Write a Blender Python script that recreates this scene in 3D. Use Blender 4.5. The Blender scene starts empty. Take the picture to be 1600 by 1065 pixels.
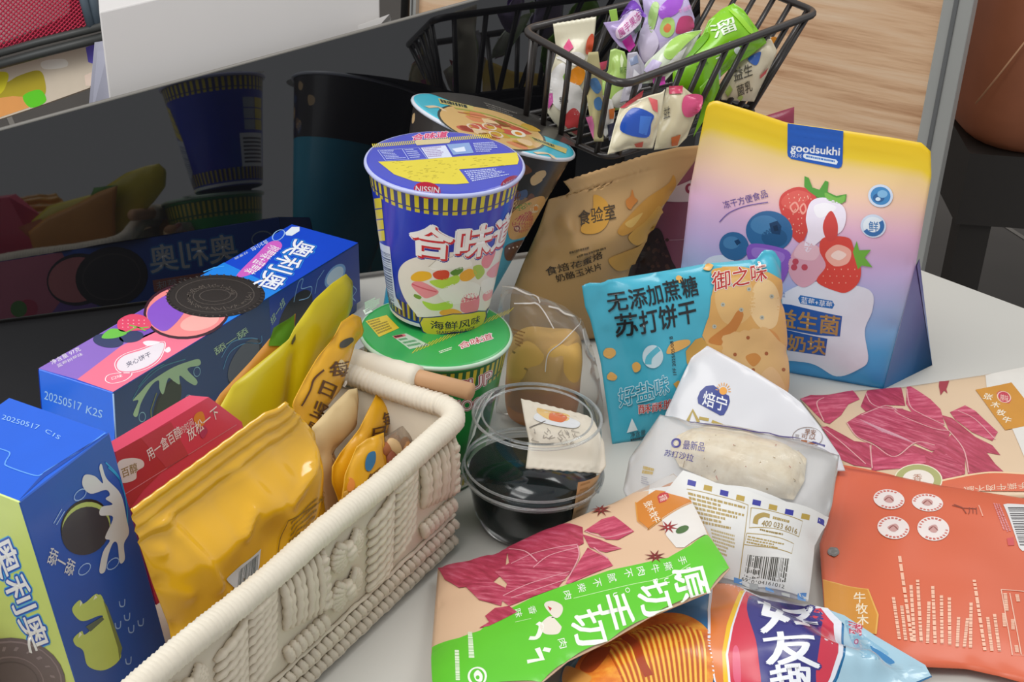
import bpy, bmesh, math, random
import numpy as np
from mathutils import Vector, Matrix, noise
from mathutils.geometry import tessellate_polygon
random.seed(7)
C = bpy.context.scene.collection
sc = bpy.context.scene

# ---------------------------------------------------------------- camera
FPX, PITCH, ROLL, CAMH = 2600.0, math.radians(28), math.radians(4), 0.6075
fw = Vector((0, math.cos(PITCH), -math.sin(PITCH)))
_r = Vector((1, 0, 0)); _u = _r.cross(fw)
RT = _r * math.cos(ROLL) + _u * math.sin(ROLL)
UP = _u * math.cos(ROLL) - _r * math.sin(ROLL)
EYE = Vector((0, 0, CAMH))
cam = bpy.data.cameras.new('camera'); co = bpy.data.objects.new('camera', cam); C.objects.link(co)
cam.sensor_width = 36; cam.lens = 36 * FPX / 1600; cam.clip_start = .02; cam.clip_end = 50
M = Matrix.Identity(4)
for i in range(3):
    M[i][0] = RT[i]; M[i][1] = UP[i]; M[i][2] = -fw[i]; M[i][3] = EYE[i]
co.matrix_world = M; sc.camera = co

# ---------------------------------------------------------------- light and exposure
sc.view_settings.view_transform = 'Standard'; sc.view_settings.look = 'None'
sc.view_settings.exposure = 0.0; sc.view_settings.gamma = 1.0; sc.view_settings.use_curve_mapping = False; sc.cycles.transparent_max_bounces = 24
w = bpy.data.worlds.new('room_light'); sc.world = w; w.use_nodes = True
w.node_tree.nodes['Background'].inputs[0].default_value = (.95, .97, 1, 1)
w.node_tree.nodes['Background'].inputs[1].default_value = .55
def area(name, loc, to, size, power, col=(1, 1, 1)):
    l = bpy.data.lights.new(name, 'AREA'); l.energy = power; l.size = size; l.color = col
    o = bpy.data.objects.new(name, l); C.objects.link(o); o.location = loc
    o.rotation_euler = (Vector(to) - Vector(loc)).to_track_quat('-Z', 'Y').to_euler(); return o
area('ceiling_panel_light', (-.55, .35, 2.1), (0, 1.0, 0), 1.1, 26, (1, .98, .95))
area('window_light', (-2.2, .2, 1.3), (0, 1.0, .1), 1.4, 22, (.93, .97, 1))
area('ceiling_panel_light', (1.2, 2.2, 2.2), (.4, 1.6, 0), 1.0, 16, (1, .98, .95))

# ---------------------------------------------------------------- pixel rays (where a thing seen in the photo stands on the table or on a plane)
def ray(x, y): return (fw * FPX + RT * (x - 800) - UP * (y - 532.5)) / FPX
def onz(x, y, z=0.0):
    d = ray(x, y); return EYE + d * ((z - EYE.z) / d.z)
def pr(P):
    v = Vector(P) - EYE; z = v.dot(fw); return (800 + FPX * v.dot(RT) / z, 532.5 - FPX * v.dot(UP) / z)
def Zm(x0, y0, s):
    def f(*a):
        if len(a) == 2 and not isinstance(a[0], (tuple, list)): return (x0 + a[0] / s, y0 + a[1] / s)
        return [(x0 + p[0] / s, y0 + p[1] / s) for p in (a[0] if len(a) == 1 else a)]
    return f

# ---------------------------------------------------------------- materials
def lin(h):
    h = h.lstrip('#'); r = []
    for i in (0, 2, 4):
        c = int(h[i:i + 2], 16) / 255
        r.append(c / 12.92 if c <= .04045 else ((c + .055) / 1.055) ** 2.4)
    return (*r, 1)
MC = {}
def pm(hexc, rough=.42, noise_amt=.06, scale=60, bump=0, coat=0, metal=0, spec=.5):
    k = (hexc, rough, noise_amt, scale, bump, coat, metal)
    if k in MC: return MC[k]
    m = bpy.data.materials.new('mat_' + hexc.strip('#')); m.use_nodes = True
    nt = m.node_tree; b = nt.nodes['Principled BSDF']
    c = lin(hexc); b.inputs['Roughness'].default_value = rough; b.inputs['Metallic'].default_value = metal
    b.inputs['Coat Weight'].default_value = coat; b.inputs['Coat Roughness'].default_value = .12
    b.inputs['Specular IOR Level'].default_value = spec
    tc = nt.nodes.new('ShaderNodeTexCoord'); nz = nt.nodes.new('ShaderNodeTexNoise')
    nz.inputs['Scale'].default_value = scale; nz.inputs['Detail'].default_value = 3
    nt.links.new(tc.outputs['Object'], nz.inputs['Vector'])
    mx = nt.nodes.new('ShaderNodeMix'); mx.data_type = 'RGBA'
    nt.links.new(nz.outputs['Fac'], mx.inputs[0])
    mx.inputs[6].default_value = tuple(v * (1 - noise_amt) for v in c[:3]) + (1,)
    mx.inputs[7].default_value = tuple(min(1, v * (1 + noise_amt)) for v in c[:3]) + (1,)
    nt.links.new(mx.outputs[2], b.inputs['Base Color'])
    if bump:
        bp = nt.nodes.new('ShaderNodeBump'); bp.inputs['Strength'].default_value = bump; bp.inputs['Distance'].default_value = .002
        nt.links.new(nz.outputs['Fac'], bp.inputs['Height']); nt.links.new(bp.outputs[0], b.inputs['Normal'])
    MC[k] = m; return m
def ramp_mat(name, stops, axis=1, rough=.42, coat=0):
    m = bpy.data.materials.new(name); m.use_nodes = True; nt = m.node_tree; b = nt.nodes['Principled BSDF']
    uv = nt.nodes.new('ShaderNodeTexCoord'); sx = nt.nodes.new('ShaderNodeSeparateXYZ'); r = nt.nodes.new('ShaderNodeValToRGB')
    nt.links.new(uv.outputs['UV'], sx.inputs[0]); nt.links.new(sx.outputs[axis], r.inputs[0]); nt.links.new(r.outputs[0], b.inputs['Base Color'])
    e = r.color_ramp.elements
    e[0].position, e[0].color = stops[0][0], lin(stops[0][1]); e[1].position, e[1].color = stops[-1][0], lin(stops[-1][1])
    for p, c in stops[1:-1]:
        x = e.new(p); x.color = lin(c)
    b.inputs['Roughness'].default_value = rough; b.inputs['Coat Weight'].default_value = coat; b.inputs['Coat Roughness'].default_value = .15
    return m
def streak_mat(name, c1, c2, c3, scale=(30, 260, 30), rot=0, rough=.4):
    m = bpy.data.materials.new(name); m.use_nodes = True; nt = m.node_tree; b = nt.nodes['Principled BSDF']
    tc = nt.nodes.new('ShaderNodeTexCoord'); mp = nt.nodes.new('ShaderNodeMapping'); mr = nt.nodes.new('ShaderNodeMapping'); nz = nt.nodes.new('ShaderNodeTexNoise'); r = nt.nodes.new('ShaderNodeValToRGB')
    mr.inputs['Rotation'].default_value = (0, 0, rot); mp.inputs['Scale'].default_value = scale
    nt.links.new(tc.outputs['Object'], mr.inputs[0]); nt.links.new(mr.outputs[0], mp.inputs[0]); nt.links.new(mp.outputs[0], nz.inputs['Vector'])
    nz.inputs['Scale'].default_value = 1; nz.inputs['Detail'].default_value = 5; nz.inputs['Roughness'].default_value = .65
    nt.links.new(nz.outputs['Fac'], r.inputs[0]); nt.links.new(r.outputs[0], b.inputs['Base Color'])
    e = r.color_ramp.elements; e[0].position = .3; e[0].color = lin(c1); e[1].position = .72; e[1].color = lin(c3); x = e.new(.52); x.color = lin(c2)
    b.inputs['Roughness'].default_value = rough; return m
def clear_mat(name, tint=(.97, .98, .98), gloss=.12, haze=0.0, hazecol=(.8, .8, .8), rough=.06):
    m = bpy.data.materials.new(name); m.use_nodes = True; nt = m.node_tree; nt.nodes.clear()
    out = nt.nodes.new('ShaderNodeOutputMaterial'); tr = nt.nodes.new('ShaderNodeBsdfTransparent'); gl = nt.nodes.new('ShaderNodeBsdfGlossy')
    tr.inputs[0].default_value = (*tint, 1); gl.inputs['Roughness'].default_value = rough; gl.inputs[0].default_value = (1, 1, 1, 1)
    fr = nt.nodes.new('ShaderNodeLayerWeight'); fr.inputs[0].default_value = gloss
    mp = nt.nodes.new('ShaderNodeMath'); mp.operation = 'MULTIPLY'; mp.inputs[1].default_value = .75
    nt.links.new(fr.outputs['Fresnel'], mp.inputs[0])
    mix = nt.nodes.new('ShaderNodeMixShader'); nt.links.new(mp.outputs[0], mix.inputs[0]); nt.links.new(tr.outputs[0], mix.inputs[1]); nt.links.new(gl.outputs[0], mix.inputs[2])
    last = mix
    if haze:
        df = nt.nodes.new('ShaderNodeBsdfDiffuse'); df.inputs[0].default_value = (*hazecol, 1)
        m2 = nt.nodes.new('ShaderNodeMixShader'); m2.inputs[0].default_value = haze
        nt.links.new(mix.outputs[0], m2.inputs[1]); nt.links.new(df.outputs[0], m2.inputs[2]); last = m2
    nt.links.new(last.outputs[0], out.inputs[0]); return m

# ---------------------------------------------------------------- objects
def tag(o, label, cat, group=None, kind=None):
    if label: o['label'] = label
    if cat: o['category'] = cat
    if group: o['group'] = group
    if kind: o['kind'] = kind
    return o
def mesh(name, verts, faces, mats, parent=None, midx=None, smooth=True, uvs=None, fix=True):
    me = bpy.data.meshes.new(name); me.from_pydata([tuple(v) for v in verts], [], faces)
    if not isinstance(mats, (list, tuple)): mats = [mats]
    for m in mats: me.materials.append(m)
    if midx is not None: me.polygons.foreach_set('material_index', midx)
    if smooth: me.polygons.foreach_set('use_smooth', [True] * len(me.polygons))
    if uvs is not None:
        ul = me.uv_layers.new(name='UVMap')
        for lp in me.loops: ul.data[lp.index].uv = uvs[lp.vertex_index]
    me.update()
    if fix:
        bm = bmesh.new(); bm.from_mesh(me); bmesh.ops.recalc_face_normals(bm, faces=bm.faces); bm.to_mesh(me); bm.free()
    o = bpy.data.objects.new(name, me); C.objects.link(o)
    if parent: o.parent = parent; o.matrix_parent_inverse = Matrix.Translation(parent.location).inverted()
    return o
def thing(name, label, cat, loc, group=None):
    o = bpy.data.objects.new(name, None); C.objects.link(o); o.location = Vector(loc); o.empty_display_size = .02
    return tag(o, label, cat, group)
def bevel(o, wd=.001, seg=2):
    m = o.modifiers.new('b', 'BEVEL'); m.width = wd; m.segments = seg; m.limit_method = 'ANGLE'; return o
class MB:
    def __init__(s): s.v = []; s.f = []; s.mi = []
    def add(s, v, f, mi=0):
        n = len(s.v); s.v += [Vector(p) for p in v]; s.f += [tuple(i + n for i in q) for q in f]; s.mi += [mi] * len(f); return s
    def tube(s, pts, r, seg=8, mi=0, closed=False, radii=None):
        pts = [Vector(p) for p in pts]; n = len(pts); vs = []; prev = None
        for i, p in enumerate(pts):
            if closed: t = pts[(i + 1) % n] - pts[i - 1]
            else: t = pts[min(i + 1, n - 1)] - pts[max(i - 1, 0)]
            t.normalize()
            if prev is None:
                a = t.orthogonal().normalized()
            else:
                a = prev - t * prev.dot(t); a = a.normalized() if a.length > 1e-6 else t.orthogonal().normalized()
            prev = a; b = t.cross(a); rr = radii[i] if radii else r
            for k in range(seg):
                an = 2 * math.pi * k / seg; vs.append(p + (a * math.cos(an) + b * math.sin(an)) * rr)
        fs = []
        for i in range(n if closed else n - 1):
            j = (i + 1) % n
            for k in range(seg):
                l = (k + 1) % seg; fs.append((i * seg + k, i * seg + l, j * seg + l, j * seg + k))
        if not closed: fs += [tuple(range(seg - 1, -1, -1)), tuple((n - 1) * seg + k for k in range(seg))]
        return s.add(vs, fs, mi)
    def box(s, o, a, b, c, mi=0):
        o, a, b, c = map(Vector, (o, a, b, c))
        v = [o, o + a, o + a + b, o + b, o + c, o + a + c, o + a + b + c, o + b + c]
        return s.add(v, [(0, 3, 2, 1), (4, 5, 6, 7), (0, 1, 5, 4), (1, 2, 6, 5), (2, 3, 7, 6), (3, 0, 4, 7)], mi)
    def lathe(s, B, A, f0, prof, seg=64, mi=0, capb=False, capt=False):
        sd = A.cross(f0); vs = []; fs = []; n = len(prof)
        for r, v in prof:
            for k in range(seg):
                t = 2 * math.pi * k / seg; vs.append(B + A * v + (f0 * math.cos(t) + sd * math.sin(t)) * r)
        for i in range(n - 1):
            for k in range(seg):
                l = (k + 1) % seg; fs.append((i * seg + k, i * seg + l, (i + 1) * seg + l, (i + 1) * seg + k))
        if capb: fs.append(tuple(range(seg - 1, -1, -1)))
        if capt: fs.append(tuple((n - 1) * seg + k for k in range(seg)))
        return s.add(vs, fs, mi)
    def build(s, name, mats, parent=None, smooth=True): return mesh(name, s.v, s.f, mats, parent, s.mi, smooth)

# ---------------------------------------------------------------- surfaces that carry printing
class Plane:
    curved = False
    def __init__(s, O, a, b, curved=False):
        s.O = Vector(O); s.a = Vector(a).normalized(); b = Vector(b); s.b = (b - s.a * b.dot(s.a)).normalized(); s.n = s.a.cross(s.b)
        if s.n.dot(EYE - s.O) < 0: s.n = -s.n
        s.h = None; s.curved = curved
    def uv(s, P): q = P - s.O; return (q.dot(s.a), q.dot(s.b))
    def from_px(s, x, y):
        d = ray(x, y); h = 0.0
        for _ in range(4 if s.h else 1):
            t = ((s.O + s.n * h - EYE).dot(s.n)) / d.dot(s.n); q = EYE + d * t - s.O; u, v = q.dot(s.a), q.dot(s.b)
            if s.h: h = float(s.h(np.array([[u, v]]))[0])
        return (u, v)
    def to3d(s, uv, e):
        uv = np.asarray(uv, float)
        if s.h:   # printing rides on the crests of creases narrower than the mesh
            hh = s.h(uv) + .0002
            if len(uv) > 3:
                for dx, dy in ((.0017, 0), (-.0017, 0), (0, .0017), (0, -.0017)): hh = np.maximum(hh, s.h(uv + np.array((dx, dy))) + .0001)
        else: hh = np.zeros(len(uv))
        return [s.O + s.a * float(p[0]) + s.b * float(p[1]) + s.n * float(k + j) for p, k, j in zip(uv, hh, e)]
def stand(pa, pb, lean=8, za=0.0, zb=0.0):
    """plane standing on the table along the line seen from pa to pb, leaning back by lean degrees"""
    A, B = onz(*pa, za), onz(*pb, zb); a = (B - A).normalized(); up = Vector((0, 0, 1)); up = (up - a * up.dot(a)).normalized()
    bk = up.cross(a)
    if bk.dot(fw) < 0: bk = -bk
    L = math.radians(lean); return Plane(A, a, up * math.cos(L) + bk * math.sin(L), True)
def facing(px, depth, tilt=30, yaw=0, curved=True):
    """plane through the point at px and depth, tilt = degrees leaning back from vertical, turned by yaw"""
    P = EYE + ray(*px) * depth; y = math.radians(yaw); a = Vector((math.cos(y), math.sin(y), 0)); bk = Vector((-math.sin(y), math.cos(y), 0))
    t = math.radians(tilt); return Plane(P, a, Vector((0, 0, 1)) * math.cos(t) + bk * math.sin(t), curved)
class UVPlane(Plane):
    """a face addressed in metres instead of by sight (the sides turned away from us)"""
    def __init__(s, O, a, b, n): super().__init__(O, a, b); s.n = n.normalized()
    def from_px(s, x, y): return (x, y)
class Cone:
    curved = True
    def __init__(s, B, T, rb, rt):
        s.B = Vector(B); s.T = Vector(T); s.L = (s.T - s.B).length; s.A = (s.T - s.B) / s.L; s.rb, s.rt = rb, rt
        f = EYE - s.B; s.f = (f - s.A * f.dot(s.A)).normalized(); s.s = s.A.cross(s.f); s.rm = (rb + rt) / 2
    def r(s, v): return s.rb + (s.rt - s.rb) * v / s.L
    def from_px(s, x, y):
        d = ray(x, y); q = EYE - s.B; k = (s.rt - s.rb) / s.L
        dv, qv = d.dot(s.A), q.dot(s.A); dp, qp = d - s.A * dv, q - s.A * qv; r0 = s.rb + k * qv
        a = dp.dot(dp) - (k * dv) ** 2; b = 2 * (dp.dot(qp) - k * dv * r0); c = qp.dot(qp) - r0 * r0; D = b * b - 4 * a * c
        t = (-b - math.sqrt(max(D, 0))) / 2 / a; P = q + d * t; v = P.dot(s.A)
        return (math.atan2(P.dot(s.s), P.dot(s.f)) * s.rm, v)
    def to3d(s, uv, e):
        o = []
        for p, j in zip(uv, e):
            t = p[0] / s.rm; r = s.r(p[1]) + j; o.append(s.B + s.A * float(p[1]) + (s.f * math.cos(t) + s.s * math.sin(t)) * float(r))
        return o

# ---------------------------------------------------------------- printing
TMP = bpy.data.scenes.new('lettering_workbench'); TC = {}
def glyphs(txt, wgt):
    k = (txt, wgt)
    if k in TC: return TC[k]
    cu = bpy.data.curves.new('t', 'FONT'); cu.body = txt; cu.size = 1; cu.offset = wgt; cu.resolution_u = 3; cu.fill_mode = 'FRONT'
    ob = bpy.data.objects.new('t', cu); TMP.collection.objects.link(ob)
    dg = TMP.view_layers[0].depsgraph; TMP.view_layers[0].update(); dg = TMP.view_layers[0].depsgraph
    me = bpy.data.meshes.new_from_object(ob.evaluated_get(dg))
    v = np.array([p.co[:2] for p in me.vertices]) if len(me.vertices) else np.zeros((0, 2)); f = [tuple(p.vertices) for p in me.polygons]
    bpy.data.objects.remove(ob); bpy.data.curves.remove(cu); bpy.data.meshes.remove(me)
    TC[k] = (v, f); return TC[k]
def bez(pts, closed=True, n=6):
    P = [np.array(p, float) for p in pts]; m = len(P); o = []
    for i in range(m if closed else m - 1):
        g = lambda j: P[j % m] if closed else P[min(max(j, 0), m - 1)]
        a, b, c, d = g(i - 1), g(i), g(i + 1), g(i + 2)
        for k in range(n):
            t = k / n; o.append(tuple(.5 * (2 * b + (c - a) * t + (2 * a - 5 * b + 4 * c - d) * t * t + (3 * b - a - 3 * c + d) * t ** 3)))
    if not closed: o.append(tuple(P[-1]))
    return o
EPS = .00004
class Art:
    def __init__(s, surf, name, parent, rough=.42, coat=0, L=.0035): s.S = surf; s.name = name; s.p = parent; s.v = []; s.f = []; s.m = []; s.items = []; s.mats = []; s.rough = rough; s.coat = coat; s.L = L
    def mat(s, c):
        m = pm(c, s.rough, coat=s.coat) if isinstance(c, str) else c
        if m not in s.mats: s.mats.append(m)
        return s.mats.index(m)
    def raw(s, uv, faces, c, ly):
        n = len(s.v); k = s.mat(c); s.items.append((n, n + len(uv), len(s.f), len(s.f) + len(faces))); s.v += [(float(p[0]), float(p[1]), l_) for p, l_ in zip(uv, ly if isinstance(ly, list) else [ly] * len(uv))]; s.f += [tuple(i + n for i in q) for q in faces]; s.m += [k] * len(faces); return s
    def polyuv(s, uv, c, ly=1):
        t = tessellate_polygon([[Vector((p[0], p[1], 0)) for p in uv]]); return s.raw(uv, [tuple(q) for q in t], c, ly)
    def poly(s, px, c, ly=1, smooth=False):
        if smooth: px = bez(px)
        return s.polyuv([s.S.from_px(*p) for p in px], c, ly)
    def ell(s, c0, a, b, c, ly=1, n=28, t0=0, t1=360):
        full = t1 - t0 >= 360; k = n if full else n + 1
        px = [(c0[0] + a[0] * math.cos(t) + b[0] * math.sin(t), c0[1] + a[1] * math.cos(t) + b[1] * math.sin(t)) for t in (math.radians(t0 + (t1 - t0) * i / n) for i in range(k))]
        return s.poly(px, c, ly)
    def line(s, px, wd, c, ly=2, smooth=False, closed=False):
        if smooth: px = bez(px, closed)
        P = [np.array(s.S.from_px(*p)) for p in px]
        if closed: P.append(P[0])
        vs = []; fs = []
        for i, p in enumerate(P):
            t = P[min(i + 1, len(P) - 1)] - P[max(i - 1, 0)]; t = t / (np.linalg.norm(t) + 1e-12); q = np.array((-t[1], t[0])) * wd / 2
            vs += [p + q, p - q]
            if i: fs.append((2 * i - 2, 2 * i - 1, 2 * i + 1, 2 * i))
        return s.raw(vs, fs, c, ly)
    def ring(s, c0, a, b, wd, c, ly=2, n=28):
        px = [(c0[0] + a[0] * math.cos(t) + b[0] * math.sin(t), c0[1] + a[1] * math.cos(t) + b[1] * math.sin(t)) for t in (2 * math.pi * i / n for i in range(n))]
        return s.line(px, wd, c, ly, closed=True)
    def text(s, txt, A, B, Ct, c, ly=3, wgt=.0, fit='CJK'):
        """A = start of the baseline, B = its end, Ct = above A at the letters' top"""
        v, f = glyphs(txt, 0.0)
        if not len(v): return s
        mn, mxx = v.min(0), v.max(0); a, b, t = (np.array(s.S.from_px(*p)) for p in (A, B, Ct))
        n = 0 if wgt < .008 else (4 if wgt < .035 else 10); allv = []; allf = []; alll = []
        for k in range(max(n, 1)):   # heavier strokes: the same letters laid over each other, slightly shifted
            sh_ = np.array((math.cos(2 * math.pi * (k + .5) / n), math.sin(2 * math.pi * (k + .5) / n))) * wgt * .85 if n else 0
            w_ = (v + sh_ - mn) / (mxx - mn); m_ = len(allv); alll += [ly + k * .06] * len(v); allv += list(a + np.outer(w_[:, 0], b - a) + np.outer(w_[:, 1], t - a)); allf += [tuple(i + m_ for i in q) for q in f]
        return s.raw(allv, allf, c, alll)
    def quad(s, q, u0, v0, u1, v1):
        """sub-rectangle of the 4-corner px quad q (TL,TR,BR,BL) in fractions"""
        q = [np.array(p, float) for p in q]; g = lambda u, v: tuple((q[0] * (1 - u) + q[1] * u) * (1 - v) + (q[3] * (1 - u) + q[2] * u) * v)
        return [g(u0, v0), g(u1, v0), g(u1, v1), g(u0, v1)]
    def barcode(s, q, c='#2a2a30', n=30, ly=3, seed=1, vert=False):
        R = random.Random(seed); x = 0
        while x < 1:
            wd = R.choice((.012, .02, .03)) ; s.poly(s.quad(q, 0, x, 1, min(1, x + wd)) if vert else s.quad(q, x, 0, min(1, x + wd), 1), c, ly); x += wd + R.choice((.012, .02, .03))
        return s
    def greek(s, q, rows, c, ly=3, seed=1, fill=.55, lens=(.55, 1.0), vert=False):
        """rows of small print too small to read"""
        R = random.Random(seed)
        for i in range(rows):
            y0 = i / rows; y1 = y0 + fill / rows; e = R.uniform(*lens); x = 0
            while x < e:
                wd = R.uniform(.03, .09)
                s.poly(s.quad(q, y0, x, y1, min(e, x + wd)) if vert else s.quad(q, x, y0, min(e, x + wd), y1), c, ly); x += wd + R.uniform(.008, .02)
        return s
    def build(s):
        """printing that lies far apart becomes parts of their own"""
        if not s.f: return None
        V = np.array(s.v)[:, :2]; bx = [(V[i[0]:i[1]].min(0), V[i[0]:i[1]].max(0)) for i in s.items]; n = len(bx); g = list(range(n))
        def find(i):
            while g[i] != i: g[i] = g[g[i]]; i = g[i]
            return i
        LO = np.array([b[0] for b in bx]); HI = np.array([b[1] for b in bx]); SZ = np.linalg.norm(HI - LO, axis=1)
        for i in range(n):
            gap = np.linalg.norm(np.clip(np.maximum(LO - HI[i], LO[i] - HI), 0, None), axis=1)
            for j in np.nonzero(gap <= .42 * np.maximum(SZ, SZ[i]))[0]: g[find(int(j))] = find(i)
        for r in sorted(set(find(i) for i in range(n))):
            vi = []; fi = []; mi = []
            for i in range(n):
                if find(i) == r:
                    a, b, c, d = s.items[i]; o = len(vi) - a; vi += s.v[a:b]; fi += [tuple(k + o for k in q) for q in s.f[c:d]]; mi += s.m[c:d]
            s.make(vi, fi, mi)
    def make(s, V_, F_, M_):
        bm = bmesh.new(); vs = [bm.verts.new(p) for p in V_]
        for q, k in zip(F_, M_):
            try: F = bm.faces.new([vs[i] for i in q]); F.material_index = k
            except ValueError: pass
        if s.S.curved:
            for _ in range(5):
                es = [e for e in bm.edges if e.calc_length() > s.L]
                if not es: break
                bmesh.ops.subdivide_edges(bm, edges=es, cuts=1, use_grid_fill=False)
                bmesh.ops.triangulate(bm, faces=[f for f in bm.faces if len(f.verts) > 3])
        bm.verts.index_update(); co_ = [v.co.copy() for v in bm.verts]
        P = s.S.to3d([(v.x, v.y) for v in co_], [.00007 + v.z * EPS for v in co_])
        for v, p in zip(bm.verts, P): v.co = p
        bmesh.ops.recalc_face_normals(bm, faces=bm.faces)
        me = bpy.data.meshes.new(s.name); bm.to_mesh(me); bm.free()
        us = sorted(set(M_)); mp = {k: i for i, k in enumerate(us)}
        for k in us: me.materials.append(s.mats[k])
        me.polygons.foreach_set('material_index', [mp[p.material_index] for p in me.polygons])
        me.polygons.foreach_set('use_smooth', [True] * len(me.polygons))
        o = bpy.data.objects.new(s.name, me); C.objects.link(o)
        if s.p: o.parent = s.p; o.matrix_parent_inverse = Matrix.Translation(s.p.location).inverted()
        return o

# ---------------------------------------------------------------- pouches
def resample(pl, n):
    P = np.array(pl, float); d = np.r_[0, np.cumsum(np.linalg.norm(np.diff(P, axis=0), axis=1))]; t = np.linspace(0, d[-1], n)
    return np.stack([np.interp(t, d, P[:, i]) for i in range(2)], 1)
def segdist(X, P, Q):
    d = Q - P; L = (d * d).sum() + 1e-12; t = np.clip(((X - P) @ d) / L, 0, 1); return np.linalg.norm(X - P - t[:, None] * d, axis=1)
def pouch(root, F, sides, T=.015, Tb=.002, wd=.03, mat=None, n=(56, 48), wr=.0012, wf=45, seals=(), seed=0, pw=.6, name='body', fold=(), rp=.0003):
    """sides = top (left to right), right (down), bottom (left to right), left (down), in px on plane F"""
    F.h = None; SD = [np.array([F.from_px(*p) for p in s]) for s in sides]
    SD[1][0] = SD[0][-1]; SD[3][0] = SD[0][0]; SD[2][0] = SD[3][-1]; SD[2][-1] = SD[1][-1]
    segs = [(p[i], p[i + 1]) for p in SD for i in range(len(p) - 1)]
    sl = [([(SD[k][i], SD[k][i + 1]) for i in range(len(SD[k]) - 1)], ww) for k, ww in seals]
    fl = [(np.array(F.from_px(*a)), np.array(F.from_px(*b)), amp, ww) for a, b, amp, ww in fold]
    def prof(X):
        X = np.asarray(X, float); D = np.stack([segdist(X, *s_) for s_ in segs], 0); k = 260.0
        d = -np.log(np.exp(-k * D).sum(0)) / k; d = np.clip(d, 0, None); q = np.clip(d / wd, 0, 1); h = (1 - (1 - q) ** 2) ** pw
        rip = 0
        for ss, ww in sl:
            ds = np.min(np.stack([segdist(X, *z_) for z_ in ss], 0), 0); z = np.clip((ds - ww) / (wd * .8), 0, 1); h = h * (z * z * (3 - 2 * z))
            rip = rip + np.where(ds < ww, rp * np.sin(ds / ww * math.pi * 6), 0)
        return h, q, rip
    def front(X):
        h, q, rip = prof(X); nz = np.array([noise.noise(Vector((p[0] * wf + seed * 7.3, p[1] * wf, seed))) + .22 * noise.noise(Vector((p[0] * wf * 1.9, p[1] * wf * 1.9 + seed, 5))) for p in X])
        r = T * h + wr * nz * (.25 + .75 * q) * np.clip(q * 4, 0, 1) + rip
        for a, b, amp, ww in fl: r = r + amp * np.exp(-(segdist(np.asarray(X, float), a, b) / ww) ** 2) * np.clip(q * 3, 0, 1)
        return r
    nu, nv = n; S = [resample(SD[0], nu + 1), resample(SD[1], nv + 1), resample(SD[2], nu + 1), resample(SD[3], nv + 1)]
    X = []; uv = []
    for j in range(nv + 1):
        t = j / nv
        for i in range(nu + 1):
            s_ = i / nu
            X.append((1 - t) * S[0][i] + t * S[2][i] + (1 - s_) * S[3][j] + s_ * S[1][j] - ((1 - s_) * (1 - t) * S[0][0] + s_ * (1 - t) * S[0][-1] + (1 - s_) * t * S[2][0] + s_ * t * S[2][-1])); uv.append((s_, 1 - t))
    X = np.array(X); hf = front(X); h2, q2, rip = prof(X); hb = -Tb * h2 - .0005 + rip
    V = [F.O + F.a * float(x[0]) + F.b * float(x[1]) + F.n * float(h) for x, h in zip(X, hf)] + [F.O + F.a * float(x[0]) + F.b * float(x[1]) + F.n * float(h) for x, h in zip(X, hb)]
    N = (nu + 1) * (nv + 1); ix = lambda i, j: j * (nu + 1) + i; fs = []
    for j in range(nv):
        for i in range(nu):
            a = (ix(i, j), ix(i, j + 1), ix(i + 1, j + 1), ix(i + 1, j)); fs += [a, tuple(N + k for k in reversed(a))]
    edge = [ix(i, 0) for i in range(nu)] + [ix(nu, j) for j in range(nv)] + [ix(i, nv) for i in range(nu, 0, -1)] + [ix(0, j) for j in range(nv, 0, -1)]
    for k in range(len(edge)):
        a, b = edge[k], edge[(k + 1) % len(edge)]; fs.append((a, b, b + N, a + N))
    o = mesh(name, V, fs, mat, root, uvs=uv + uv); F.h = front; return o
def zig(a, b, n, amp):
    """zig-zag cut edge between two px points"""
    a, b = np.array(a, float), np.array(b, float); d = (b - a); nn = np.array((-d[1], d[0])) / np.linalg.norm(d)
    return [tuple(a)] + [tuple(a + d * (i / n) + nn * amp * (1 if i % 2 else -1)) for i in range(1, n)] + [tuple(b)]
# ================================================================ the setting
FLOOR = -.75
def struct(o): o['kind'] = 'structure'; return o
tile = pm('#57524e', .35, .12, 9); grout = pm('#8a847c', .6)
fl = MB(); fl.add([(-4, -1.5, FLOOR), (5, -1.5, FLOOR), (5, 6, FLOOR), (-4, 6, FLOOR)], [(0, 1, 2, 3)])
g0, g1 = onz(1468, 288, FLOOR), onz(1600, 372, FLOOR); gd = (g1 - g0).normalized(); gp = Vector((-gd.y, gd.x, 0))
for k in range(-5, 6):
    for d, p in ((gd, gp), (gp, gd)):
        o = g0 + p * .62 * k + Vector((0, 0, .001)); fl.add([o - d * 5 - p * .006, o + d * 5 - p * .006, o + d * 5 + p * .006, o - d * 5 + p * .006], [(0, 1, 2, 3)], 1)
struct(fl.build('floor', [tile, grout], smooth=False))
wb = MB(); wb.box((-4, 5.9, FLOOR), (9, 0, 0), (0, .1, 0), (0, 0, 3.2)); struct(wb.build('wall_back', pm('#b9b4ac', .7), smooth=False))

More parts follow.
